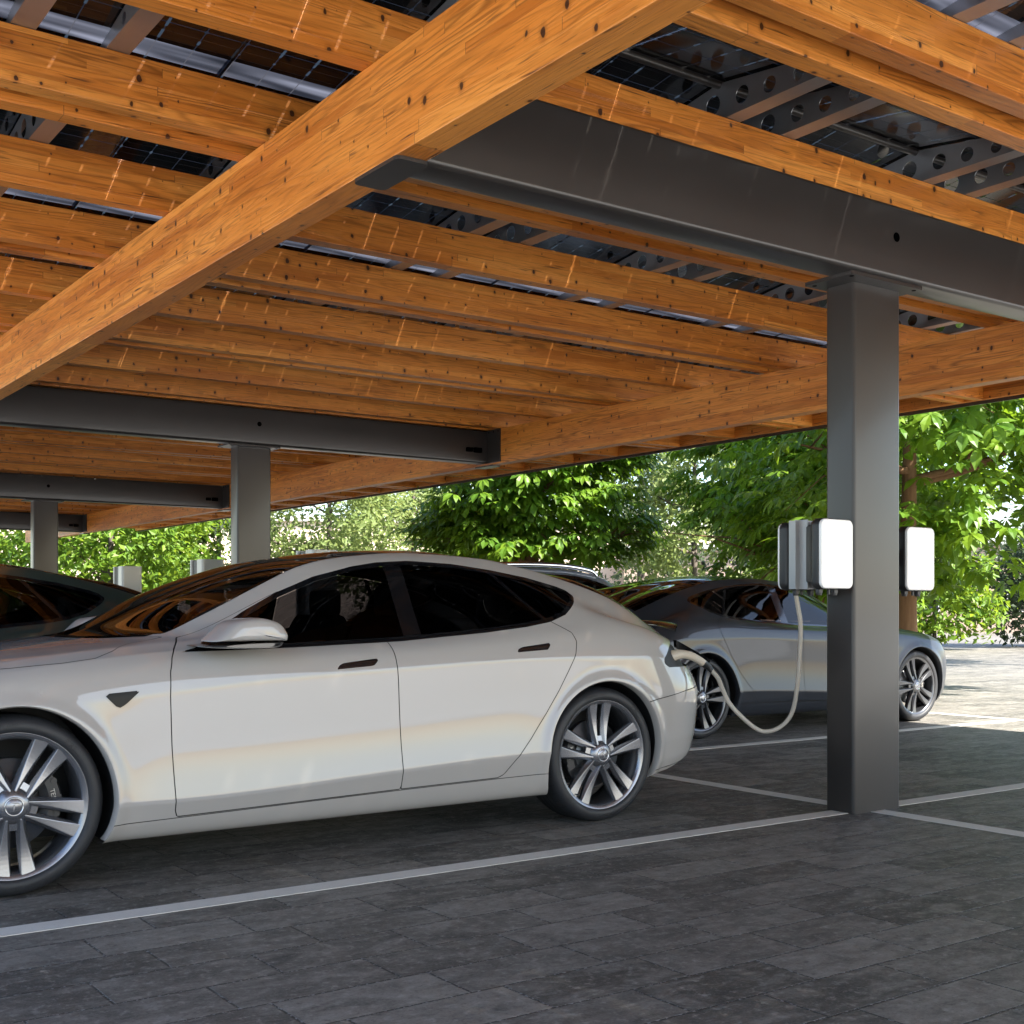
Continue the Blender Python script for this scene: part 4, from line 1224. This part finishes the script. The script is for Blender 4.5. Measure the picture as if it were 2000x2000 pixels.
make_car("parked_suv", (4.75, 6.98, 0), math.pi, 'suvblue', 'rim_dark', (0, 0, 0, 0),
   "blue grey estate car with silver roof rails showing behind the white car's rear roof", "car", kind='suv')
# ------------------------------------------------------------------ wall chargers on the column, brackets, cable
M['charger_white'] = simple("white_gloss_plastic", (0.90, 0.90, 0.90), 0.22, 0, 0.5, 0.4)
M['charger_dark'] = simple("dark_grey_plastic", (0.022, 0.022, 0.023), 0.42)
M['alu'] = simple("raw_aluminium", (0.40, 0.40, 0.40), 0.45, 0.45, var=0.06, vscale=6)
M['cable'] = simple("cream_cable_sheath", (0.50, 0.45, 0.38), 0.45)
M['handle'] = simple("cream_plug_plastic", (0.60, 0.53, 0.43), 0.35)
M['red'] = simple("red_plastic", (0.45, 0.02, 0.02), 0.4)
def loft_y(b, outline_fn, secs, m=0):
    """secs: list of (y, inset); outline_fn(inset) -> (x, z) points"""
    n = len(outline_fn(0)); v = []
    for y, ins in secs:
        v += [(q[0], y, q[1]) for q in outline_fn(ins)]
    b.add(v, [(i*n+k, i*n+(k+1) % n, (i+1)*n+(k+1) % n, (i+1)*n+k) for i in range(len(secs)-1) for k in range(n)], m, True)
    b.add(v[:n], [tuple(range(n))], m); b.add(v[-n:], [tuple(range(n))[::-1]], m)
    return b
def wall_charger(loc, rz, label, group):
    """front plate faces -y; origin at the middle of its back"""
    root = empty("wall_charger", loc, rz, label, "charging station", group)
    W, H, rr = 0.128, 0.183, 0.036
    def out(ins, w=W, h=H): return rrect(-w+ins, w-ins, -h+ins, h-ins, max(rr-ins, 0.006), 7)
    b = MB(); loft_y(b, out, [(-0.1345, 0.004), (-0.1315, 0.0005), (-0.122, 0.0), (-0.118, 0.001)])
    b.build("front_cover", M['charger_white'], root)
    b = MB(); loft_y(b, lambda i: rrect(-W-0.004+i, W+0.004-i, -H-0.004+i, H+0.004-i, max(rr+0.004-i, 0.006), 7), [(-0.119, 0.003), (-0.112, 0.0), (-0.080, 0.0), (-0.064, 0.006), (-0.058, 0.022), (-0.045, 0.034), (-0.012, 0.036), (-0.002, 0.040)])
    b.build("housing", M['charger_dark'], root)
    for k, x in enumerate((-0.075, 0.045)):
        b = MB(); b.cyl((x, -0.075, -H-0.003), (x, -0.075, -H-0.022), 0.021, n=6, smooth=False); b.cyl((x, -0.075, -H-0.020), (x, -0.075, -H-0.034), 0.017, 0.015, n=16)
        b.build("cable_gland", M['charger_dark'], root)
    b = MB(); b.cyl((-0.012, -0.085, -H-0.003), (-0.012, -0.085, -H-0.030), 0.008, n=10)
    b.build("drain_plug", M['charger_dark'], root)
    return root
ZC = 1.412
G1 = "white wall chargers mounted back to back on the front column"
wall_charger((-0.455, -0.063, ZC), 0, "white charger on the bracket left of the front column, its white cover facing forward", G1)
wall_charger((-0.340, 0.075, ZC), math.pi, "charger showing only its dark back, with the cream cable hanging from it", G1)
wall_charger((0.455, 0.085, ZC), 0, "white charger on the right side of the front column with a tree behind it", G1)
wall_charger((0.470, 0.235, ZC), math.pi, "charger hidden back to back behind the right hand white charger on the front column", G1)
def bracket(loc, s, label):
    root = empty("mounting_bracket", loc, 0, label, "bracket")
    b = MB()
    # folded channel: web facing -x side and two flanges
    b.box(min(0, s*0.36), max(0, s*0.36), -0.003, 0.003, -0.183, 0.186)
    b.build("back_plate", M['alu'], root)
    c = MB()
    for (a0, a1) in ((0.205, 0.21), (0.325, 0.33)):
        c.box(min(s*a0, s*a1), max(s*a0, s*a1), -0.060, 0.070, -0.183, 0.186)
    c.box(min(s*0.2105, s*0.3245), max(s*0.2105, s*0.3245), 0.030, 0.034, -0.183, 0.183)
    c.build("channel", M['alu'], root)
    return root
bracket((-0.2005, 0.0, ZC), -1, "raw aluminium channel bracket holding the chargers left of the front column")
bracket((0.2005, 0.15, ZC), 1, "raw aluminium bracket holding the chargers right of the front column")
e = empty("emergency_button", (0.262, 0.02, 1.425), 0, "small red button peeping out between the front column and the right hand charger", "button")
b = MB(); b.box(-0.058, 0.02, 0.0, 0.05, -0.05, 0.05, bev=0.006); b.build("button_box", M['charger_dark'], e)
b = MB(); b.lathe([(0.0, -0.022), (0.014, -0.021), (0.019, -0.016), (0.019, -0.008), (0.011, -0.006), (0.011, 0.0)], 'y', 24, c=(-0.03, 0, 0)); b.build("red_knob", M['red'], e)

# charging cable with plug: one thing
cab = empty("charging_cable", (-0.41, 0.20, 1.0), 0, "cream charging cable sagging from the left charger to the plug in the white car's rear", "charging cable")
off = Vector((-0.41, 0.20, 1.0))
PC = [(-0.385, .150, 1.200), (-0.365, .155, 1.14), (-0.330, .165, 1.03), (-0.305, .193, .883), (-0.280, .235, .673), (-0.274, .278, .534), (-0.309, .321, .459), (-0.376, .364, .427), (-0.429, .406, .443), (-0.511, .449, .518), (-0.557, .492, .591), (-0.567, .535, .668), (-0.562, .577, .728), (-0.591, .62, .787)]
P = [tuple(q) for q in catmull(PC, 8)]
b = MB(); b.tube([Vector(q)-off for q in P], 0.0125, 12); b.build("cable", M['cable'], cab)
b = MB(); b.tube([Vector(q)-off for q in [(-0.578, .605, .762), (-0.591, .62, .787), (-0.622, .62, .806), (-0.640, .62, .814)]], [0.0135, 0.019, 0.022, 0.022], 16); b.build("strain_relief", M['charger_dark'], cab)
hp = catmull([(-0.630, .62, .810), (-0.672, .62, .832), (-0.722, .62, .852), (-0.775, .621, .864), (-0.815, .624, .866), (-0.850, .632, .860), (-0.885, .65, .845)], 6)
b = MB(); b.tube([Vector(q)-off for q in hp], list(np.interp(np.linspace(0, 1, len(hp)), [0, .3, .6, .8, .9, 1], [.0215, .023, .025, .031, .036, .037])), 20); b.build("plug_handle", M['handle'], cab)
b = MB(); b.tube([Vector(q)-off for q in [(-0.872, .640, .850), (-0.93, .665, .835)]], [0.043, 0.043], 24); b.build("plug_collar", M['charger_dark'], cab)
b = MB(); b.box(-0.775-off.x, -0.725-off.x, .613-off.y, .627-off.y, .879-off.z, .884-off.z, bev=0.002); b.build("release_button", M['charger_dark'], cab)
# opened charge flap of the white car (a part of the car)
fl = MB()
pts = [(-0.795, .945), (-0.765, .934), (-0.545, .838), (-0.522, .822), (-0.532, .808), (-0.60, .815), (-0.70, .862), (-0.79, .905)]
n = len(pts)
v = [(q[0]+4.425, .675-1.452, q[1]) for q in pts]+[(q[0]+4.425+0.004, .700-1.452, q[1]) for q in pts]
fl.add(v, [tuple(range(n))[::-1], tuple(range(n, 2*n))]+[(i, (i+1) % n, n+(i+1) % n, n+i) for i in range(n)])
fl.build("charge_flap", M['black_gloss'], rw)

# free-standing charging posts further along the centre line
M['post_grey'] = simple("light_grey_lacquer", (0.50, 0.50, 0.48), 0.35, 0, 0.5, 0.2)
for i, (y, lab) in enumerate(((6.4, "light grey charging post, nearest of the three, top just above the white car's roof"),
                              (9.2, "light grey charging post seen over the white car's windscreen beside the second column"),
                              (12.0, "light grey charging post behind the dark green car's sloping roof, farthest of the three"))):
    root = empty("charging_post", (-0.20, y, 0), 0, lab, "charging post", "grey charging posts along the centre line")
    b = MB(); b.prism(rrect(-0.135, 0.135, -0.22, -0.03, 0.035, 4), 'z', 0.04, 1.69, smooth=False); b.build("front_shell", M['post_grey'], root)
    b = MB(); b.box(-0.115, 0.118, -0.029, 0.115, 0.04, 1.68); 
    for k in range(9): b.box(0.1185, 0.123, -0.015+0.013*k, -0.009+0.013*k, 1.30, 1.60)
    b.build("dark_core", M['charger_dark'], root)
    b = MB(); b.prism(rrect(-0.135, 0.135, 0.116, 0.17, 0.02, 4), 'z', 0.04, 1.69); b.build("rear_shell", M['post_grey'], root)
    b = MB(); b.box(-0.16, 0.16, -0.24, 0.19, 0.0, 0.04, bev=0.006); b.build("base", M['charger_dark'], root)
# ------------------------------------------------------------------ vegetation
def leaf_material(name, c1, c2, trans, rough=0.45):
    m = NT(name)
    gi = m.n("ShaderNodeNewGeometry")
    rn = gi.outputs['Random Per Island']
    c = m.mix(rn, c1, c2)
    m.set(m.b, 'Base Color', c); m.P(Roughness=rough, Specular_IOR_Level=0.35)
    t = m.n("ShaderNodeBsdfTranslucent"); m.set(t, 0, m.mix(0.5, c, trans))
    mx = m.n("ShaderNodeMixShader"); mx.inputs[0].default_value = 0.45
    m.t.links.new(m.b.outputs[0], mx.inputs[1]); m.t.links.new(t.outputs[0], mx.inputs[2]); m.t.links.new(mx.outputs[0], m.out.inputs[0])
    return m.mat
M['leaf_chest'] = leaf_material("chestnut_leaf", (0.058, 0.145, 0.013), (0.150, 0.250, 0.020), (0.32, 0.48, 0.02))
M['leaf_mid'] = leaf_material("maple_leaf", (0.075, 0.165, 0.018), (0.170, 0.270, 0.030), (0.40, 0.52, 0.03))
M['leaf_pale'] = leaf_material("pale_airy_leaf", (0.12, 0.18, 0.05), (0.21, 0.26, 0.085), (0.42, 0.48, 0.14))
M['leaf_dark'] = leaf_material("grey_green_leaf", (0.035, 0.060, 0.026), (0.070, 0.095, 0.045), (0.10, 0.14, 0.06))
M['leaf_fir'] = leaf_material("fir_needle", (0.012, 0.028, 0.014), (0.022, 0.042, 0.020), (0.02, 0.04, 0.02))
def bark(name, a, b_):
    m = NT(name); tc = m.n("ShaderNodeTexCoord").outputs['Object']
    f = m.noise(m.vmul(tc, (9.0, 9.0, 1.6)), 1.5, 5, 0.65)
    m.set(m.b, 'Base Color', m.mix(f, a, b_)); m.P(Roughness=0.85); m.bump(f, 0.8, 0.02); return m.mat
M['bark'] = bark("brown_bark", (0.085, 0.042, 0.018), (0.24, 0.125, 0.055))
M['bark_grey'] = bark("grey_bark", (0.045, 0.036, 0.030), (0.13, 0.105, 0.085))

def rot_to(nrm):
    """basis (u, v, n) arrays for normals"""
    n = nrm/np.linalg.norm(nrm, axis=1, keepdims=True)
    a = np.where(np.abs(n[:, 2:3]) < 0.9, np.array([[0, 0, 1.0]]), np.array([[1.0, 0, 0]]))
    u = np.cross(a, n); u /= np.linalg.norm(u, axis=1, keepdims=True)
    return u, np.cross(n, u), n
def palmate(r, pos, out, size):
    """hand-shaped leaves of five to seven drooping leaflets: each leaflet two folded quads"""
    n = len(pos); V = []; F = []
    up = out*0.32+np.array([0, 0, 1.0])+r.normal(0, 0.22, (n, 3))
    u, v, w_ = rot_to(up); ph = r.uniform(0, 6.28, n)
    # stalk end direction faces outward
    for i in range(n):
        s = size*r.uniform(0.72, 1.18); nl = 7 if r.random() < 0.4 else 5
        o = out[i]; a_out = math.atan2(o@v[i], o@u[i])
        span = 4.3 if nl == 7 else 3.5
        droop = r.uniform(0.25, 0.75)
        for k in range(nl):
            a = a_out+(k-(nl-1)/2)*span/(nl-1)+r.normal(0, 0.06)
            c = 1-abs(k-(nl-1)/2)/((nl-1)/2)
            L = s*(0.56+0.44*c); wd = L*0.20
            d = math.cos(a)*u[i]+math.sin(a)*v[i]; sd = -math.sin(a)*u[i]+math.cos(a)*v[i]; nn = w_[i]
            p0 = pos[i]+d*s*0.05
            m1 = pos[i]+d*L*0.42-nn*L*droop*0.10; m2 = pos[i]+d*L*0.72-nn*L*droop*0.32
            tip = pos[i]+d*L-nn*L*droop*0.75
            f1 = 0.05*L*nn
            b = len(V)
            V += [p0, m1+sd*wd*0.72+f1, m1, m1-sd*wd*0.72+f1, m2+sd*wd+f1*0.8, m2, m2-sd*wd+f1*0.8, tip]
            F += [(b, b+2, b+1), (b, b+3, b+2), (b+1, b+2, b+5, b+4), (b+2, b+3, b+6, b+5), (b+4, b+5, b+7), (b+5, b+6, b+7)]
    return V, F
def small_leaves(r, pos, out, size, flat=0.6):
    n = len(pos)
    up = out*0.5+np.array([0, 0, flat])+r.normal(0, 0.45, (n, 3))
    u, v, w_ = rot_to(up); a = r.uniform(0, 6.28, n)[:, None]; s = (size*r.uniform(0.6, 1.25, n))[:, None]
    d = np.cos(a)*u+np.sin(a)*v; e = -np.sin(a)*u+np.cos(a)*v
    A = pos-d*s*0.5; B = pos+e*s*0.30+w_*s*0.06; C = pos+d*s*0.55-w_*s*0.12; D = pos-e*s*0.30+w_*s*0.06
    V = np.stack([A, B, C, D], 1).reshape(-1, 3); I = np.arange(n)*4
    F = np.stack([I, I+1, I+2, I+3], 1)
    return V.tolist(), F.tolist()
def make_tree(name, xy, h, crown_z, rad, leaf, mat, barkm, nleaf, size, trunk_r, label, cat, group=None, lean=(0, 0), nbr=9, squash=0.8, airy=0.35, seed=1, low=None, trunk_top=None, fork=None, cl=0.42, co=(0, 0)):
    """tapered trunk, limbs that branch twice, leaves in clumps at the ends of the twigs"""
    r = np.random.default_rng(seed)
    root = empty(name, (xy[0], xy[1], 0), 0, label, cat, group)
    tr = MB(); tt = trunk_top or h*0.8
    fz = fork or crown_z-rad*squash*0.75
    ctrl = [(0, 0, -0.05), (0.02, 0, fz*0.5), (lean[0]*0.3, lean[1]*0.3, fz), (lean[0]*0.6, lean[1]*0.6, (fz+tt)/2), (lean[0], lean[1], tt)]
    T = catmull(ctrl, 6); tr.tube([Vector(p) for p in T], list(np.interp(np.linspace(0, 1, len(T)), [0, 0.06, 0.25, 0.5, 1], [trunk_r*1.5, trunk_r*1.1, trunk_r, trunk_r*0.75, trunk_r*0.22])), 12)
    tr.build("trunk", barkm, root)
    ends = []; wood = MB()
    for i in range(nbr):
        t = r.uniform(0.0, 0.85); z0 = fz+(tt-fz)*t; k = np.interp(z0, [0, fz, tt], [0, 0.3, 1])
        p0 = np.array([lean[0]*k, lean[1]*k, z0]); az = 2*math.pi*(i/nbr)*2.618+r.normal(0, 0.3)
        el = r.uniform(0.05, 0.65)+0.5*t
        # reach to the crown ellipsoid
        d = np.array([math.cos(az)*math.cos(el), math.sin(az)*math.cos(el), math.sin(el)])
        L = rad*r.uniform(0.72, 1.0)*(1-0.35*t)
        mid = p0+d*L*0.5+np.array([0, 0, -0.05*L]); end = p0+d*L+np.array([0, 0, r.uniform(-0.28, 0.12)*L])
        B = catmull([p0, mid, end], 5); br_ = trunk_r*0.42*(1-0.5*t)
        wood.tube([Vector(p) for p in B], list(np.linspace(br_, br_*0.22, len(B))), 7)
        for j in range(7):
            q = r.uniform(0.3, 1.0); s0 = B[min(int(q*(len(B)-1)), len(B)-1)]
            s0 = np.array(s0); d2 = d*0.7+r.normal(0, 0.6, 3); d2[2] += -0.10; d2 /= np.linalg.norm(d2)
            L2 = rad*r.uniform(0.22, 0.5); e2 = s0+d2*L2
            wood.tube([Vector(s0), Vector((np.array(s0)+np.array(e2))/2+np.array([0, 0, 0.06*L2])), Vector(e2)], [br_*0.26, br_*0.17, br_*0.07], 5)
            ends += [np.array(e2), (np.array(s0)+np.array(e2))/2+r.normal(0, 0.08*rad, 3)]
    wood.build("limbs", barkm, root)
    ends = np.array(ends)
    # keep clumps inside the crown ellipsoid and fill its shell unevenly
    c = np.array([lean[0]*0.7+co[0], lean[1]*0.7+co[1], crown_z]); ax = np.array([rad, rad, rad*squash])
    extra = r.normal(0, 1, (int(len(ends)*1.2), 3)); extra /= np.linalg.norm(extra, axis=1, keepdims=True)
    extra = c+extra*ax*(r.uniform(0.55, 1.0, (len(extra), 1)))
    ends = np.concatenate([ends, extra])
    q = (ends-c)/ax; l = np.linalg.norm(q, axis=1); ends = np.where((l > 1.05)[:, None], c+q/l[:, None]*ax*1.0, ends)
    if low is not None: ends = ends[ends[:, 2] > low]
    keep = r.uniform(0, 1, len(ends)) > airy*0.6; ends = ends[keep]
    pick = r.integers(0, len(ends), nleaf)
    pos = ends[pick]+r.normal(0, cl*rad*0.28, (nleaf, 3))*np.array([1, 1, 0.6])
    if low is not None: pos[:, 2] = np.maximum(pos[:, 2], low-0.1+r.uniform(0, 0.2, nleaf))
    out = pos-c; out /= np.maximum(np.linalg.norm(out, axis=1, keepdims=True), 1e-6)
    V, F = (palmate if leaf == 'palm' else small_leaves)(r, pos, out, size)
    me = bpy.data.meshes.new("crown"); me.from_pydata([tuple(p) for p in V], [], F); me.materials.append(mat)
    link(bpy.data.objects.new("crown", me), root)
    return root
CHG = "large leaved chestnut trees beside the parking"
make_tree("chestnut_tree", (8.75, 15.0), 7, 3.9, 2.45, 'palm', M['leaf_chest'], M['bark'], 4200, 0.285, 0.21, "rounded chestnut tree with big bright leaves, in the middle beyond the white car's roof", "tree", CHG, seed=3, squash=1.05, low=1.7, fork=1.6, nbr=12, airy=0.3, cl=0.33)
make_tree("chestnut_tree", (8.95, 6.45), 8, 4.0, 3.3, 'palm', M['leaf_chest'], M['bark'], 3000, 0.30, 0.17, "chestnut tree with orange brown trunk right of the front column, above the grey car's nose", "tree", CHG, seed=8, squash=1.0, low=1.35, lean=(0.1, -0.1), co=(0.5, -0.55), fork=1.5, nbr=11, airy=0.6, cl=0.30)
make_tree("chestnut_tree", (11.8, 10.4), 7, 3.5, 2.5, 'palm', M['leaf_chest'], M['bark'], 4600, 0.275, 0.2, "shady chestnut tree behind the wall chargers, left of the front column", "tree", CHG, seed=15, squash=1.05, low=1.1, fork=1.5, nbr=12, airy=0.25)
make_tree("maple_tree", (6.3, 33.2), 7, 3.1, 3.0, 'small', M['leaf_mid'], M['bark_grey'], 9000, 0.24, 0.16, "bright green maple between the second and third columns", "tree", seed=21, squash=0.95, low=0.5, airy=0.3)
make_tree("maple_tree", (9.4, 38.0), 7, 3.2, 2.8, 'small', M['leaf_mid'], M['bark_grey'], 7000, 0.24, 0.16, "bright green maple growing half behind the second column's left edge", "tree", seed=23, squash=0.9, low=0.5, airy=0.35)
make_tree("maple_tree", (3.4, 37.8), 7, 3.0, 2.8, 'small', M['leaf_mid'], M['bark_grey'], 7500, 0.24, 0.16, "leafy green maple at the left edge, behind and left of the third column", "tree", seed=22, squash=0.95, low=0.4, airy=0.3)
make_tree("locust_tree", (10.6, 27.2), 9, 4.3, 2.6, 'small', M['leaf_pale'], M['bark_grey'], 9500, 0.17, 0.11, "airy pale green tree with a thin dark trunk right of the second column", "tree", seed=31, squash=1.0, low=1.6, airy=0.6, fork=2.0, nbr=12, trunk_top=7.5)
make_tree("locust_tree", (15.3, 30.4), 9, 4.0, 3.1, 'small', M['leaf_pale'], M['bark_grey'], 12000, 0.19, 0.12, "pale green sunlit tree between the thin trunked tree and the middle chestnut", "tree", seed=32, squash=1.05, low=1.0, airy=0.5, fork=1.8, trunk_top=7)
make_tree("slender_tree", (20.6, 25.2), 10, 5.0, 2.6, 'small', M['leaf_dark'], M['bark_grey'], 5200, 0.22, 0.17, "thin grey green tree with a straight dark trunk right of the middle chestnut", "tree", seed=41, squash=1.4, low=1.8, airy=0.75, fork=2.0, trunk_top=9)
make_tree("slender_tree", (11.9, 38.5), 9, 4.2, 2.6, 'small', M['leaf_dark'], M['bark_grey'], 4200, 0.22, 0.15, "sparse grey green tree seen against pale wall left of the second column", "tree", seed=42, squash=1.2, low=1.4, airy=0.7, fork=1.8)
make_tree("maple_tree", (16.3, 18.3), 8, 4.1, 2.05, 'small', M['leaf_pale'], M['bark_grey'], 9000, 0.17, 0.12, "pale layered maple between the middle chestnut and the wall chargers", "tree", seed=51, squash=1.6, low=1.3, airy=0.4, fork=1.3, trunk_top=7)
make_tree("round_bush", (24.2, 16.9), 3.2, 1.65, 1.75, 'small', M['leaf_mid'], M['bark_grey'], 6000, 0.20, 0.08, "low round bush with yellow green leaves beyond the sunlit paving", "bush", seed=61, squash=0.92, low=0.10, airy=0.1, fork=0.35, trunk_top=2.4, nbr=10)
make_tree("round_bush", (29.0, 16.2), 4, 1.9, 2.5, 'small', M['leaf_dark'], M['bark_grey'], 8000, 0.20, 0.1, "darker bush at the right edge beyond the sunlit paving", "bush", seed=62, squash=0.8, low=0.10, airy=0.1, fork=0.4, trunk_top=3, nbr=10)
make_tree("maple_tree", (17.5, 8.8), 9, 5.6, 2.9, 'small', M['leaf_mid'], M['bark_grey'], 6500, 0.20, 0.15, "tall green maple behind the right hand chestnut's crown", "tree", seed=63, squash=1.0, low=3.0, airy=0.6, fork=2.8)
make_tree("slender_tree", (33.0, 30.0), 10, 4.4, 3.6, 'small', M['leaf_dark'], M['bark_grey'], 6000, 0.26, 0.18, "far grey green tree in front of the pale building behind the chargers", "tree", seed=43, squash=1.0, low=0.8, airy=0.5, fork=1.5)
# small fir
root = empty("fir_tree", (21.2, 23.0, 0), 0, "small dark fir above the grey car's roof", "tree")
b = MB(); b.cyl((0, 0, 0), (0, 0, 2.6), 0.06, 0.015, 8); b.build("trunk", M['bark_grey'], root)
r = np.random.default_rng(5); V = []; F = []
for i in range(1500):
    z = 0.3+2.3*r.random()**1.3; a = r.uniform(0, 6.28); rd = 0.85*(1-(z-0.3)/2.5)*r.uniform(0.3, 1); d = np.array([math.cos(a), math.sin(a), -0.25]); p = np.array([math.cos(a)*rd, math.sin(a)*rd, z]); e = np.array([-math.sin(a), math.cos(a), 0])
    b0 = len(V); V += [p-d*0.08, p+e*0.03, p+d*0.1, p-e*0.03]; F.append((b0, b0+1, b0+2, b0+3))
me = bpy.data.meshes.new("crown"); me.from_pydata([tuple(p) for p in V], [], F); me.materials.append(M['leaf_fir']); link(bpy.data.objects.new("crown", me), root)

# ------------------------------------------------------------------ pale buildings and the garden ground beyond the trees
M['plaster'] = simple("warm_cream_plaster", (0.62, 0.51, 0.40), 0.85, var=0.06, vscale=0.8, bumpk=0.05)
M['plaster2'] = simple("pinkish_plaster", (0.50, 0.37, 0.29), 0.85, var=0.08, vscale=0.8)
M['winglass'] = simple("dark_window_glass", (0.03, 0.035, 0.04), 0.06, 0, 0.5)
M['frame'] = simple("white_window_frame", (0.6, 0.6, 0.58), 0.5)
def building(name, loc, rz, w_, h, d, mat, label, rows, cols):
    root = empty(name, loc, rz, label, "building")
    b = MB(); b.box(-w_/2, w_/2, 0, d, 0, h); b.build("wall", mat, root)
    b = MB(); b.box(-w_/2-0.25, w_/2+0.25, -0.25, d+0.25, h+0.002, h+0.25); b.build("roof", M['frame'], root)
    for rr in range(rows):
        for c in range(cols):
            x = -w_/2+w_*(c+0.5)/cols; z = 1.0+rr*2.9
            f_ = MB(); f_.box(x-0.62, x+0.62, -0.05, -0.003, z, z+1.5); fo = f_.build("window", M['frame'], root)
            g2 = MB(); g2.box(x-0.54, x-0.03, -0.06, -0.052, z+0.08, z+1.42); g2.box(x+0.03, x+0.54, -0.06, -0.052, z+0.08, z+1.42); g2.build("pane", M['winglass'], fo)
building("pale_building", (25.0, 52.0, 0), R(-24), 46, 5.6, 9, M['plaster'], "long low cream building behind the trees on the left and middle", 1, 12)
building("pale_building", (46.0, 33.0, 0), R(-52), 30, 4.2, 9, M['plaster2'], "low pinkish building behind the bushes at the right", 1, 7)
